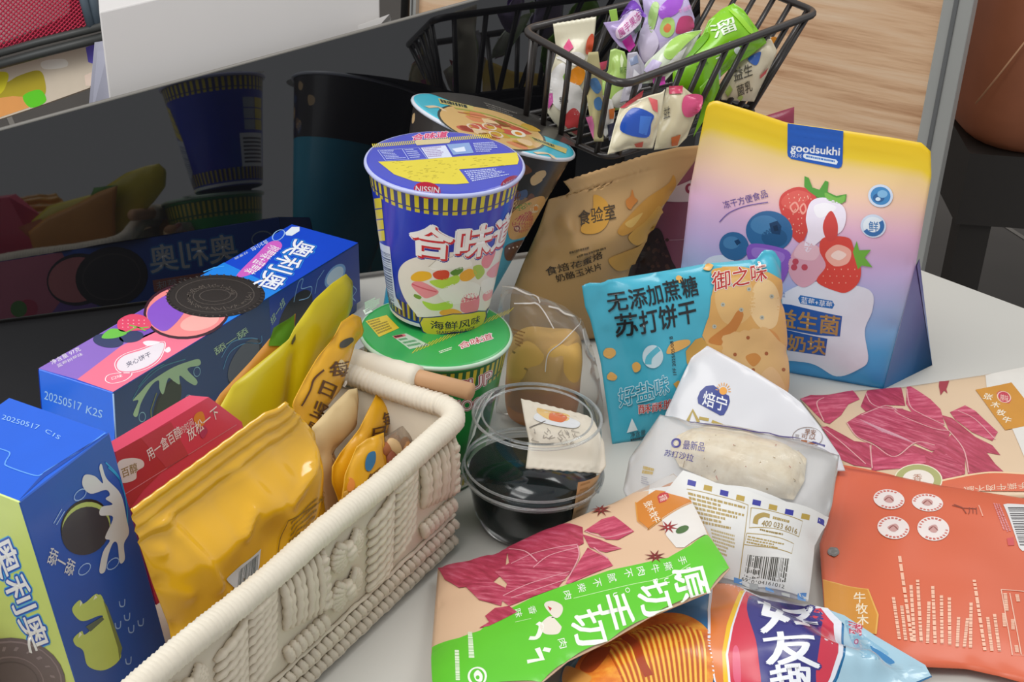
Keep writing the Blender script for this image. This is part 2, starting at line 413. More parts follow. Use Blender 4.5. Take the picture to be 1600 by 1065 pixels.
# table
e1 = onz(1425, 415); ed = (onz(1600, 480) - e1).normalized(); e0 = e1 + ed * 1.3
pl = [e0, e1, onz(1213, 192), Vector((-1.05, .95, 0)), Vector((-1.05, .12, 0)), Vector((e0.x, .12, 0))]
t = thing('table', 'white laminate tabletop that carries all the snacks', 'table', (0, .8, 0))
mb = MB(); n = len(pl); mb.add([p for p in pl] + [p - Vector((0, 0, .025)) for p in pl], [tuple(range(n)), tuple(range(2 * n - 1, n - 1, -1))] + [(i, (i + 1) % n, n + (i + 1) % n, n + i) for i in range(n)])
bevel(mb.build('tabletop', pm('#c6c4bd', .34, .03, 6), t, smooth=False), .002)
for x, y in ((-.9, .2), (.9, .3), (-.85, .95), (.2, 1.35)):
    l = MB(); l.box((x - .02, y - .02, FLOOR), (.04, 0, 0), (0, .04, 0), (0, 0, -FLOOR - .025)); l.build('leg', pm('#8f9193', .4), t, smooth=False)

# wood partition with aluminium frame
P0 = EYE + ray(1460, 150) * 2.3
def slope_of(th):
    a = Vector((math.cos(th), math.sin(th), 0)); q = EYE + ray(1300, 130) * 2.3
    def pr(P):
        v = P - EYE; z = v.dot(fw); return (800 + FPX * v.dot(RT) / z, 532.5 - FPX * v.dot(UP) / z)
    p, r = pr(q), pr(q + a * .05); return (r[1] - p[1]) / (r[0] - p[0])
TH = min((math.radians(k * .5) for k in range(-120, 20)), key=lambda th: abs(slope_of(th) - .19))
PA = Vector((math.cos(TH), math.sin(TH), 0)); PP = Plane(P0, PA, (0, 0, 1))
back = -PP.n
uL = PP.from_px(655, 12)[0]; uR = PP.from_px(1452, 200)[0] - .012; zlo, zhi = FLOOR - P0.z, .75
root = thing('partition', 'wood grain partition board in a silver frame behind the wire basket', 'partition', (P0.x, P0.y, FLOOR))
wood = streak_mat('wood_laminate', '#bb865e', '#e9c098', '#f5d8b8', (3.2, 3.2, 62), -TH, .5)
mb = MB(); mb.box(PP.O + PA * uL + Vector((0, 0, zlo)), PA * (uR - uL), back * .02, (0, 0, zhi - zlo)); mb.build('wood_panel', wood, root, smooth=False)
alu = pm('#a9a9a4', .42, .04, 20)
for u, wd in ((uR, .040), (uL - .011, .011)):
    mb = MB(); o = PP.O + PA * u + Vector((0, 0, zlo)) - back * .012
    mb.box(o, PA * wd, back * .045, (0, 0, zhi - zlo))
    mb.box(o + PA * wd * .36 - back * .003, PA * wd * .16, back * .004, (0, 0, zhi - zlo), 1)
    bevel(mb.build('frame_post', [alu, pm('#6c6d6c', .5)], root, smooth=False), .0015)

# brown leather armchair beyond the partition
q = EYE + ray(1700, 10) * 2.75
root = thing('armchair', 'brown leather armchair standing on the dark floor right of the partition', 'armchair', (q.x, q.y, FLOOR))
leather = pm('#a9694a', .5, .1, 25, .15)
mb = MB(); rx, ry, rz = .245, .3, .19; vs = []; fs = []; ns, nr = 32, 16
for j in range(nr + 1):
    f_ = math.pi * (j / nr - .5)
    for i in range(ns):
        a_ = 2 * math.pi * i / ns; sg = lambda x_: math.copysign(abs(x_) ** .38, x_)
        vs.append(q + Vector((rx * sg(math.cos(f_)) * sg(math.cos(a_)), ry * sg(math.cos(f_)) * sg(math.sin(a_)), rz * sg(math.sin(f_)))))
for j in range(nr):
    for i in range(ns):
        k = (i + 1) % ns; fs.append((j * ns + i, j * ns + k, (j + 1) * ns + k, (j + 1) * ns + i))
mb.add(vs, fs); mb.build('upholstery', leather, root)
sp = Plane(q + Vector((0, -ry - .002, 0)), (1, 0, 0), (0, 0, 1)); sm = MB(); sm.tube([sp.to3d([sp.from_px(*p)], [0])[0] for p in ((1524, 162), (1560, 118), (1604, 62))], .0014, 6); sm.build('seam', pm('#b98a66', .6), root)
mb = MB(); mb.box(q + Vector((-.22, -.27, -rz - .1)), (.6, 0, 0), (0, .5, 0), (0, 0, .12)); mb.build('plinth', pm('#35322f', .5), root, smooth=False)
for dx in (-.21, .16): mb = MB(); mb.box((q.x + dx, q.y - .26, FLOOR), (.05, 0, 0), (0, .05, 0), (0, 0, q.z - rz - .1 - FLOOR)); mb.build('leg', pm('#35322f', .5), root, smooth=False)
s0, s1 = onz(1462, 268, FLOOR), onz(1640, 277, FLOOR); mb = MB(); mb.tube([s0 + Vector((0, 0, .006)), s1 + Vector((0, 0, .006))], .005, 8); struct(mb.build('trim_1', pm('#a9a69f', .35, metal=.6)))

# ---------------------------------------------------------------- glossy black screen
az, tl = math.radians(-64.744), math.radians(14.47); MN = Vector((math.cos(az) * math.cos(tl), math.sin(az) * math.cos(tl), math.sin(tl))); MO = -1.1295
ma = Vector((-math.sin(az), math.cos(az), 0)); mb_ = MN.cross(ma); mb_ = mb_ if mb_.z > 0 else -mb_; MP = Plane(MN * MO, ma, mb_)
root_pt = onz(300, 490)
scr = thing('monitor', 'glossy black monitor screen mirroring the snacks, leaning behind the long blue cookie box', 'monitor', root_pt)
tL, tR = MP.from_px(-120, 237.8), MP.from_px(1093, -93.7)
vz = lambda z: (z - MP.O.z) / MP.b.z
B0, B1 = (tL[0], vz(.006)), (tR[0], vz(.006))
gl = bpy.data.materials.new('black_glass'); gl.use_nodes = True; bb = gl.node_tree.nodes['Principled BSDF']; bb.inputs['Base Color'].default_value = (.006, .006, .007, 1); bb.inputs['Roughness'].default_value = .025; bb.inputs['IOR'].default_value = 1.75
c3 = lambda p, d: MP.O + MP.a * p[0] + MP.b * p[1] + MP.n * d
q4 = [tL, tR, B1, B0]
mesh('screen_glass', [c3(p, 0) for p in q4], [(0, 1, 2, 3)], gl, scr, smooth=False)
mb = MB(); mb.add([c3(p, -.0004) for p in q4] + [c3(p, -.009) for p in q4], [(0, 3, 2, 1), (4, 5, 6, 7), (0, 1, 5, 4), (1, 2, 6, 5), (2, 3, 7, 6), (3, 0, 4, 7)]); mb.build('casing', pm('#3a3936', .5), scr, smooth=False)
mb = MB(); mb.tube([c3(tL, -.0045), c3(tR, -.0045)], .0022, 6); mb.build('top_edge', pm('#77736c', .45), scr)

# white box behind the screen and two sheets of paper
BP = Plane(MP.O - MP.n * .035, MP.a, MP.b)
tl_, tr_ = BP.from_px(155, 19), BP.from_px(592, -84); bl_, br_ = BP.from_px(178, 215), BP.from_px(594, 60)
b3 = lambda p, d: BP.O + BP.a * p[0] + BP.b * p[1] + BP.n * d
mb = MB(); q4 = [tl_, tr_, br_, bl_]; bxd = ray(150, 60); bxd.z = 0; bxd = bxd.normalized() * .12
mb.add([b3(p, 0) for p in q4] + [b3(p, 0) + bxd for p in q4], [(0, 3, 2, 1), (4, 5, 6, 7), (0, 1, 5, 4), (1, 2, 6, 5), (2, 3, 7, 6), (3, 0, 4, 7)])
tag(bevel(mb.build('paper_box', pm('#cfcbc8', .6, .03, 12), smooth=False), .0012), 'large plain white box standing behind the black screen', 'box')
def sheet(pts, off, col, label, bend=.004):
    S = Plane(MP.O - MP.n * off, MP.a, MP.b); uv = [S.from_px(*p) for p in pts]; m_ = len(uv)
    V = [S.O + S.a * p[0] + S.b * p[1] + S.n * (bend * math.sin(i * 1.7)) for i, p in enumerate(uv)]; V += [v - S.n * .0006 for v in V]
    return tag(mesh('paper_sheet', V, [tuple(range(m_)), tuple(range(2 * m_ - 1, m_ - 1, -1))] + [(i, (i + 1) % m_, m_ + (i + 1) % m_, m_ + i) for i in range(m_)], pm(col, .7), smooth=False), label, 'paper')
sheet([(560, 40), (606, 22), (612, 28), (613, 60), (560, 75)], .022, '#c4c0bc', 'curled corner of a white paper sheet at the right end of the large white box')
sheet([(148, 66), (172, 62), (190, 210), (136, 215)], .041, '#a9a9b8', 'greyish translucent paper edge at the left end of the large white box')

# black pole
p_ = EYE + ray(633, 20) * 2.0; mb = MB(); mb.tube([(p_.x, p_.y, FLOOR), (p_.x, p_.y, p_.z - .012)], .0065, 14); mb.tube([(p_.x, p_.y, p_.z - .012), (p_.x, p_.y, p_.z + .3)], .0055, 14)
mb.tube([(p_.x, p_.y, FLOOR), (p_.x, p_.y, FLOOR + .02)], .05, 18)
tag(mb.build('pole', pm('#2b2a29', .4)), 'black metal pole standing between the large white box and the wooden partition', 'pole')

# red mesh chair (only its back shows)
F = facing((80, 60), 1.95, 12, -8); g = lambda x, y, d=0.0: F.O + F.a * F.from_px(x, y)[0] + F.b * F.from_px(x, y)[1] + F.n * d
root = thing('office_chair', 'office chair with a red mesh back and dark grey frame', 'chair', (g(60, 60).x, g(60, 60).y, FLOOR))
mb = MB(); TLc, TRc, BRc, BLc = [np.array(p, float) for p in ((-60, -60), (126, -60), (141, 45), (-60, 96))]
bil = lambda u, v: (TLc * (1 - u) + TRc * u) * (1 - v) + (BLc * (1 - u) + BRc * u) * v
N1, N2 = 24, 18
for k in range(-N2, N1):
    pts = [((k + i) / N1, i / N2) for i in range(N2 + 1) if 0 <= (k + i) / N1 <= 1]
    if len(pts) > 1: mb.tube([g(*bil(*p)) for p in pts], .0009, 4)
    pts = [((N1 - 1 - k - i) / N1, i / N2) for i in range(N2 + 1) if 0 <= (N1 - 1 - k - i) / N1 <= 1]
    if len(pts) > 1: mb.tube([g(*bil(*p), .001) for p in pts], .0009, 4)
mb.build('mesh_back', pm('#c4294a', .6), root)
band = MB(); ring_ = [(-60, 90), (10, 66), (70, 40), (108, 20), (104, -60), (128, -60), (142, 44), (-60, 97)]
uv = [F.from_px(*p) for p in ring_]; band.add([F.O + F.a * p[0] + F.b * p[1] - F.n * .003 for p in uv], [tuple(t) for t in tessellate_polygon([[Vector((*p, 0)) for p in uv]])]); band.build('mesh_border', pm('#8f1c38', .7), root)
pn = MB(); uv = [F.from_px(*p) for p in ((-60, -60), (110, -60), (110, 20), (-60, 90))]; pn.add([F.O + F.a * p[0] + F.b * p[1] - F.n * .02 for p in uv], [(0, 1, 2, 3)]); pn.build('inner_lining', pm('#f2cfd2', .8), root)
fr = MB(); fr.tube([g(-60, 100, .004), g(60, 66, .004), g(165, 40, .004)], .0048, 10); fr.tube([g(-60, 117, .002), g(60, 84, .002), g(170, 56, .002)], .0056, 10); fr.build('lower_rail', pm('#3f403e', .45), root)
fr = MB(); fr.tube([g(128, -60, .002), g(133, 0, .002), g(146, 46, .002)], .0062, 10); fr.tube([g(140, -60, 0), g(146, 0, 0), g(156, 46, 0)], .0058, 10); fr.build('side_frame', pm('#4e5a64', .45), root)
fr = MB(); c_ = g(-20, 90, -.12); fr.tube([(c_.x, c_.y + .15, FLOOR + .05), (c_.x, c_.y + .15, c_.z - .2)], .02, 12); fr.build('gas_column', pm('#2b2a29', .4), root)
fr = MB()
for k in range(5):
    a_ = k * 1.2566; fr.tube([(c_.x, c_.y + .15, FLOOR + .06), (c_.x + .25 * math.cos(a_), c_.y + .15 + .25 * math.sin(a_), FLOOR + .02)], .016, 8)
fr.build('star_base', pm('#2b2a29', .4), root)
F2 = facing((70, 130), 1.99, 15, -8, False)
pb = MB(); uv = [F2.from_px(*p) for p in ((-60, 118), (155, 64), (140, 137), (48, 170), (-60, 206))]; m_ = len(uv)
V = [F2.O + F2.a * p[0] + F2.b * p[1] for p in uv]; pb.add(V + [v - F2.n * .02 for v in V], [tuple(range(m_)), tuple(range(2 * m_ - 1, m_ - 1, -1))] + [(i, (i + 1) % m_, m_ + (i + 1) % m_, m_ + i) for i in range(m_)])
root = thing('cushion', 'pale cushion with yellow, orange and green patches under the red mesh chair back', 'cushion', V[0]); pb.build('cover', pm('#d8c8b2', .7, .1, 30), root, smooth=False)
A = Art(F2, 'printed_patches', root, .7)
A.poly([(-50, 122), (8, 112), (10, 132), (-5, 150), (-50, 160)], '#e0d21a', 2, True); A.poly([(-20, 142), (12, 128), (30, 118), (60, 110), (70, 125), (68, 150), (30, 152), (-10, 158)], '#b9a51c', 1, True)
A.poly([(-50, 160), (20, 150), (50, 152), (45, 168), (-50, 200)], '#f0a458', 3); A.poly([(36, 150), (62, 140), (72, 158), (48, 168)], '#63d51a', 4, True); A.poly([(134, 74), (149, 68), (147, 100), (138, 97)], '#6a5cc8', 2); A.poly([(66, 96), (100, 92), (104, 104), (70, 108)], '#efe6d8', 1, True); A.poly([(132, 118), (144, 112), (142, 134), (134, 134)], '#ecd3c0', 1); A.build()

# ================================================================ boxes
def hexbox(name, c8, mats, root, midx):
    """c8: front-bottom.. corners in order (0-3 bottom loop, 4-7 top loop)"""
    return bevel(mesh(name, c8, [(3, 2, 1, 0), (4, 5, 6, 7), (0, 1, 5, 4), (1, 2, 6, 5), (2, 3, 7, 6), (3, 0, 4, 7)], mats, root, midx, False), .0006, 1)
# long blue box lying by the screen
H_ = .06; L0, L1, L2, L3 = [onz(*p, H_) for p in ((59.5, 576), (176.7, 613), (560, 379), (456, 350))]
dn = Vector((0, 0, -H_ + .0005))
root = thing('cookie_box', 'long blue, purple and pink cookie box lying along the black screen', 'box', (L0 + L2) / 2 + Vector((0, 0, -H_)))
topm = ramp_mat('box_top_blue', [(0, '#0a4fd0'), (.45, '#1c86e6'), (.6, '#1560d8'), (1, '#0f3fc2')], 0, .3, .3)
ctr = [(L0 + dn), (L1 + dn), (L2 + dn), (L3 + dn), L0, L1, L2, L3]
hexbox('carton', ctr, [pm('#0a57c4', .32, coat=.3), pm('#0668e8', .32, coat=.3), pm('#0d3c7c', .34, coat=.3)], root, [0, 0, 1, 2, 0, 2])  # brighter end, navy sides: the side lighting is put into the carton colour
TPa = Plane(L1, L2 - L1, L3 - L2); A = Art(TPa, 'fruit_and_cookie_picture', root, .32, .3)
z1 = Zm(40, 340, 3.328); z2 = Zm(330, 340, 3.804)
A.poly([(176.7, 612.5), (559.6, 379.2), (456, 350.4), (60, 575.6)], '#1148cc', 0)
A.poly([(344, 510), (440, 452), (350, 410), (245, 470)], '#1e86e8', 1)
A.poly([(60, 575.6), (121, 593), (190, 545), (262, 520), (232, 478)], '#8d68c4', 1); A.poly([(120.5, 592.8), (176.7, 612.3), (346, 509), (262, 508), (190, 540)], '#f0738f', 2)
A.poly([(160, 520), (232, 479), (262, 510), (215, 532)], '#7a4cb8', 2)
A.ell((292, 486), (66, -14), (16, 42), '#3a1524', 3); A.ell((292, 486), (62, -13), (15, 38), '#f28a8a', 4); A.poly([(231, 497), (234, 480), (258, 462), (300, 448), (290, 485), (262, 516), (243, 512)], '#8a55c8', 5, True); A.ell((312, 503), (30, -8), (5, 12), '#f7b0a8', 5)
A.ell((337, 463), (77, -5), (8, 33), '#231d1b', 6); A.ell((336, 462), (71, -5), (7, 30), '#2f2926', 7); A.ring((336, 462), (61, -4), (6, 26), .0006, '#58504a', 8); A.ring((336, 462), (34, -3), (4, 14), .0006, '#58504a', 8); A.ring((336, 462), (24, -2), (3, 9), .0006, '#58504a', 8)
R = random.Random(3)
for k in range(44):
    t_ = k * .1428; A.line([(336 + 77.5 * math.cos(t_) + 8 * math.sin(t_), 462 - 5 * math.cos(t_) + 33 * math.sin(t_)), (336 + 72 * math.cos(t_) + 7 * math.sin(t_), 462 - 5 * math.cos(t_) + 30.5 * math.sin(t_))], .0011, '#4a423d', 8)
for k in range(64):
    t_ = k * 2.399; r_ = .42 + .4 * ((k * .618) % 1); x_, y_ = 336 + r_ * (68 * math.cos(t_) + 7 * math.sin(t_)), 462 + r_ * (-5 * math.cos(t_) + 29 * math.sin(t_)); dx, dy = R.uniform(-5, 5), R.uniform(-3, 3); A.line([(x_ - dx, y_ - dy), (x_ + dx, y_ + dy)], .0007, '#5c534c', 8)
A.ell(z1(430, 640), (24, 2), (0, 11), '#2b3560', 5); A.ell(z1(550, 620), (19, -2), (0, 9), '#2b3560', 5); A.poly(z1((395, 625), (440, 580), (500, 585), (525, 605), (460, 628)), '#6cc043', 6, True)
A.poly(z1((480, 540), (540, 505), (610, 510), (650, 545), (640, 580), (560, 590), (490, 590)), '#e2486a', 6, True); A.line(z1((540, 560), (600, 575), (640, 570)), .0014, '#6cc043', 7); A.line(z1((520, 600), (580, 570), (625, 590)), .0014, '#6cc043', 7)
for k in range(14): A.ell(z1(505 + (k % 5) * 28, 535 + (k // 5) * 18), (1.1, 0), (0, .8), '#f7b7bd', 7, 6)
A.poly(z1((475, 760), (510, 720), (600, 690), (715, 650), (700, 720), (640, 770), (560, 798), (490, 795)), '#e9dfe6', 3, True); A.line(z1((465, 755), (510, 712), (600, 682), (720, 645), (705, 725), (645, 778), (560, 806), (485, 802)), .0005, '#ffffff', 4, True, True)
A.poly(z1((610, 650), (640, 640), (700, 648), (640, 668)), '#f7e9ee', 3, True); A.poly(z1((722, 690), (745, 672), (755, 690), (738, 702)), '#f7e9ee', 3, True)
A.line(z1((415, 845), (440, 815), (550, 808), (520, 845), (450, 862)), .0005, '#ffffff', 4, True, True); A.build()
A = Art(TPa, 'lettering', root, .32, .3)
A.text('夹心饼干', z1(530, 780), z1(655, 720), z1(520, 755), '#5a5a74', 6); A.text('净含量 97克', z1(140, 765), z1(290, 690), z1(125, 745), '#f0e8f4', 3); A.text('蓝莓树莓味', z1(170, 780), z1(300, 715), z1(160, 765), '#e6dcee', 3); A.text('口味', z1(450, 845), z1(505, 828), z1(445, 830), '#ffffff', 4)
S_ = dict(A=z2(500, 128), B=z2(235, 405), Ct=z2(640, 165))
for wgt, c, ly in ((.09, '#37a8f0', 3), (.065, '#0d46b8', 4), (.018, '#f4f5f8', 6)): A.text('奥利奥', S_['A'], S_['B'], S_['Ct'], c, ly, wgt)
A.poly(z2((150, 345), (270, 220), (340, 150), (400, 140), (420, 175), (360, 230), (300, 300), (215, 345)), '#d263c4', 3, True); A.text('树莓味+蓝莓味', z2(355, 160), z2(190, 318), z2(418, 185), '#ffffff', 5)
A.poly(z2((440, 90), (480, 55), (525, 55), (525, 80), (480, 108), (445, 105)), '#e8f0f8', 3); A.ring(z2(400, 105), (9, -6), (3, 6), .0008, '#9ec4f0', 3); A.text('含2小包', z2(330, 130), z2(232, 182), z2(345, 150), '#dfe9f8', 4); A.text('分享装', z2(215, 200), z2(135, 240), z2(222, 212), '#cfe0f6', 4)
A.line([(318, 425), (335, 418), (350, 416)], .0012, '#4fb2ff', 3); A.build()
SP = Plane(L1, L2 - L1, (0, 0, 1)); A = Art(SP, 'side_print', root, .34, .3)
A.poly([(177.2, 614.5), (560, 380.5), (563, 470), (180, 715)], '#0c3f74', 0); A.poly([(420, 466), (560, 381), (563, 470), (425, 560)], '#1440a0', 1)  # ground of the long side painted in its shaded blue
A.poly(z1((556, 950), (600, 900), (650, 850), (760, 780), (850, 745), (900, 735), (905, 765), (840, 785), (890, 845), (880, 870), (840, 850), (800, 820), (800, 865), (770, 850), (740, 835), (715, 915), (695, 890), (690, 845), (650, 875), (600, 960), (580, 1030), (558, 1020), (585, 950)), '#a9cfa0', 4, True)
A.ell(z1(735, 970), (22, -15), (-5, 38), '#141a18', 2); A.ell(z1(742, 968), (20, -14), (-5, 35), '#26361f', 3); A.line(z1((655, 1060), (650, 1000), (680, 910)), .0012, '#7d8a4a', 4)
for q in ((890, 800), (845, 945), (605, 1035)): A.ring(z1(*q), (5, -2), (1, 7), .0006, '#8fc4d4', 4)
for q in (((555, 945), (600, 870), (700, 780), (830, 735)), ((585, 880), (650, 800), (720, 760))): A.line(z1(q), .0007, '#3f8fa0', 3, True)
A.text('舔一舔', z1(990, 715), z1(1160, 600), z1(975, 680), '#b9d9b0', 5, .01); A.text('扭一扭', z2(360, 640), z2(440, 510), z2(348, 600), '#b9d9b0', 5, .01)
A.ell(z2(200, 860), (26, -16), (-6, 34), '#1b2027', 3); A.ell(z2(190, 850), (24, -15), (-6, 31), '#58606a', 4); A.ell(z2(500, 570), (26, -16), (-6, 34), '#17181c', 3)
for q in (((60, 830), (120, 740), (220, 715), (275, 720)), ((70, 900), (110, 800), (200, 745), (290, 745), (298, 700))): A.line(z2(q), .0008, '#5aa0c8', 4, True)
A.line(z2((490, 500), (500, 450), (520, 380), (545, 365), (535, 420), (595, 410), (580, 470), (520, 490)), .0007, '#9cc8ec', 4, True); A.line(z2((615, 450), (630, 370), (670, 310)), .0007, '#9cc8ec', 4)
A.ell(z2(735, 345), (16, -6), (-4, 18), '#8fb8e8', 4); A.ell(z2(735, 345), (13, -5), (-3, 14), '#e6eef6', 5); A.line(z2((835, 400), (862, 430), (840, 470), (856, 495)), .0008, '#9cc8ec', 4, True); A.build()
EPl = Plane(L0, L1 - L0, (0, 0, 1)); A = Art(EPl, 'date_code', root, .34, .3); A.text('20250517', (69, 623), (127, 642), (70, 610), '#9cc8f4', 2); A.text('K2S', (134, 645), (159, 653), (136, 633), '#9cc8f4', 2); A.build()
fl_ = MB(); fl_.tube([L1 + Vector((0, 0, -.001)), L1 + dn], .0006, 6); fl_.build('flap_edge', pm('#9fbfe6', .5), root)

BK = UVPlane(L3 + dn, L0 - L3, (0, 0, 1), -(L1 - L0)); wl = (L0 - L3).length
A = Art(BK, 'back_picture', root, .34, .3)
A.poly([(0, 0), (wl, 0), (wl, .059), (0, .059)], '#2a62d0', 0); A.poly([(wl * .62, 0), (wl, 0), (wl, .059), (wl * .7, .059)], '#e27a96', 1); A.poly([(wl * .6, 0), (wl * .8, 0), (wl * .72, .02), (wl * .62, .02)], '#8d68c4', 2)
A.ell((wl * .66, .034), (.030, 0), (0, .022), '#2a2630', 3); A.ell((wl * .665, .034), (.027, 0), (0, .019), '#ee8d90', 4); A.ell((wl * .55, .032), (.034, 0), (0, .025), '#2f2a28', 6); A.ring((wl * .55, .032), (.027, 0), (0, .019), .0012, '#5c534c', 7); A.ell((wl * .84, .016), (.010, 0), (0, .008), '#dc4468', 3); A.ell((wl * .87, .017), (.008, 0), (0, .007), '#5a9a40', 4); A.build()
A = Art(BK, 'back_lettering', root, .34, .3)
for wgt, c, ly in ((.08, '#3f9cf0', 2), (.02, '#f4f5f8', 4)): A.text('奥利奥', (wl * .14, .030), (wl * .42, .030), (wl * .14, .052), c, ly, wgt)
A.poly([(wl * .17, .014), (wl * .42, .014), (wl * .42, .024), (wl * .17, .024)], '#e08a78', 2); A.text('树莓味+蓝莓味', (wl * .18, .0155), (wl * .41, .0155), (wl * .18, .0225), '#f6eef0', 4); A.ring((wl * .06, .044), (.009, 0), (0, .006), .001, '#c4dcf6', 3); A.build()
# dark sheet added where the screen's black should reach the cookie box
p_m = lambda u: MP.O + MP.a * u + MP.b * vz(.003) - Vector((MP.n.x, MP.n.y, 0)) * .02
uL_ = (L3 - MP.O).dot(MP.a) - .012; sb = (L1 - L0).normalized() * .0006; fp = [p_m(tL[0]), p_m(uL_), L3 + dn - sb, L0 + dn - sb, onz(45, 672, .003), onz(-130, 760, .003)]
fp = [Vector((p.x, p.y, .0022)) for p in fp]; mb = MB(); m_ = len(fp); mb.add(fp + [p - Vector((0, 0, .002)) for p in fp], [tuple(range(m_)), tuple(range(2 * m_ - 1, m_ - 1, -1))] + [(i, (i + 1) % m_, m_ + (i + 1) % m_, m_ + i) for i in range(m_)])
tag(mb.build('dark_sheet', pm('#141416', .45, coat=.1), smooth=False), 'added black sheet carrying on the dark of the glossy screen, left of the long cookie box', 'mat')
# second cookie box, upright in the woven basket (corners from its measured pose)
K = {}
for k, p in {'mmm': (-.2647, .695, .008), 'mmp': (-.2861, .6819, .155), 'mpm': (-.2346, .7474, .0171), 'mpp': (-.2561, .7342, .1641), 'pmm': (-.2037, .659, .0137), 'pmp': (-.2251, .6458, .1607), 'ppm': (-.1736, .7113, .0228), 'ppp': (-.1951, .6981, .1697)}.items(): K[k] = Vector(p)
root = thing('cookie_box', 'blue and lime cookie box standing on end in the front of the woven basket', 'box', (K['mmm'] + K['ppm']) / 2)
hexbox('carton', [K['mmm'], K['pmm'], K['ppm'], K['mpm'], K['mmp'], K['pmp'], K['ppp'], K['mpp']], [pm('#0e5ad0', .33, coat=.3), pm('#cfe07a', .36, coat=.2), pm('#2457b4', .33, coat=.3)], root, [0, 0, 1, 2, 0, 0])  # right face in a deeper blue, its shade put into the colour
z3 = Zm(0, 610, 2.34)
tp = Plane(K['pmp'], K['ppp'] - K['pmp'], K['mpp'] - K['ppp']); A = Art(tp, 'lid_flap', root, .33, .3)
A.line(z3((-30, 205), (22, 220), (36, 232), (20, 262), (30, 278), (125, 310), (155, 305), (175, 290), (300, 215), (385, 155)), .0007, '#5f9cf0', 2, True); A.poly(z3((70, 400), (160, 300), (300, 210), (395, 155), (300, 222), (165, 315)), '#0b3f9a', 2); A.build()
A = Art(tp, 'date_code', root, .33, .3); A.text('20250517', z3(5, 105), z3(140, 145), z3(12, 88), '#8fbaf2', 3); A.text('C1S', z3(163, 152), z3(215, 180), z3(172, 140), '#8fbaf2', 3); A.build()
sd = Plane(K['pmm'], K['ppm'] - K['pmm'], K['pmp'] - K['pmm']); A = Art(sd, 'side_print', root, .33, .3)
A.poly(z3((370, 268), (388, 320), (440, 378), (462, 470), (470, 520), (452, 560), (455, 615), (437, 628), (428, 560), (412, 556), (395, 600), (382, 660), (362, 660), (375, 590), (400, 548), (383, 535), (412, 462), (365, 455), (370, 425), (410, 415), (385, 395), (400, 380), (385, 362), (330, 376), (300, 345), (308, 308), (345, 312), (375, 338), (362, 285)), '#d9d9d9', 5, True)
A.ell(z3(312, 495), (38, -14), (8, 40), '#241f22', 2); A.ell(z3(314, 500), (37, -13), (8, 38), '#b9c970', 3); A.ell(z3(312, 512), (37, -12), (7, 36), '#3a3a44', 4)
A.poly(z3((263, 795), (290, 765), (305, 778), (345, 745), (358, 745), (378, 765), (438, 940), (430, 990), (375, 1022), (320, 1005), (303, 950), (275, 930), (268, 905), (298, 878), (312, 890), (372, 832), (362, 822), (305, 842), (275, 825)), '#c9dc74', 3, True); A.poly(z3((312, 862), (372, 825), (380, 835), (330, 880)), '#5c6c5c', 4); A.poly(z3((376, 765), (392, 790), (446, 940), (436, 985), (430, 940)), '#7f8c54', 4)
for a_, b_, c_ in (((300, 775), (293, 765), (290, 790)), ((355, 755), (347, 745), (340, 765)), ((298, 890), (290, 880), (285, 905))): A.poly(z3(a_, b_, c_), '#f2f6da', 5)
for q in ((292, 380), (308, 652), (412, 632)): A.ring(z3(*q), (9, -2), (-3, 9), .0006, '#9fc0ee', 4, 12)
for x_, y_ in ((447, 775), (465, 825), (432, 855), (480, 870), (515, 845), (470, 985)): A.line(z3((x_ - 12, y_ - 6), (x_ - 8, y_ + 12), (x_ + 6, y_ + 10), (x_ + 8, y_ - 14)), .0007, '#9fc0ee', 4, True)
A.line(z3((195, 485), (225, 432)), .0006, '#9fc0ee', 4); A.line(z3((205, 490), (235, 440)), .0006, '#9fc0ee', 4); A.line(z3((395, 280), (440, 330), (462, 420), (466, 515)), .0007, '#1da0d8', 4, True); A.line(z3((385, 262), (430, 310), (452, 370)), .0007, '#1da0d8', 4, True)
A.text('舔一舔', z3(170, 628), z3(262, 682), z3(186, 570), '#dcdcdc', 5, .015); A.text('扭一扭', z3(500, 1058), z3(620, 1030), z3(510, 1008), '#dcdcdc', 5, .015); A.build()
fr_ = Plane(K['mmm'], K['pmm'] - K['mmm'], K['mmp'] - K['mmm']); A = Art(fr_, 'logo', root, .36, .2)
S_ = (z3(-45, 560), z3(112, 960), z3(35, 520))
for wgt, c, ly in ((.10, '#3fb4f2', 2), (.07, '#0f4fb8', 3), (.02, '#f2f3f4', 5)): A.text('奥利奥', *S_, c, ly, wgt)
A.build(); A = Art(fr_, 'cookie_picture', root, .36, .2); A.ell(z3(40, 1075), (86, 0), (0, 74), '#6a5c62', 4); A.ring(z3(40, 1075), (80, 0), (0, 68), .0012, '#8c7c82', 5); A.ring(z3(40, 1075), (52, 0), (0, 44), .001, '#8c7c82', 5); A.ring(z3(40, 1075), (44, 0), (0, 36), .001, '#54484e', 5)
for k in range(40):
    t_ = k * .6; A.line([z3(40 + 150 * math.cos(t_), 1075 + 126 * math.sin(t_)), z3(40 + (165) * math.cos(t_ + .05), 1075 + 140 * math.sin(t_ + .05))], .0009, '#93848a', 5)
A.build()

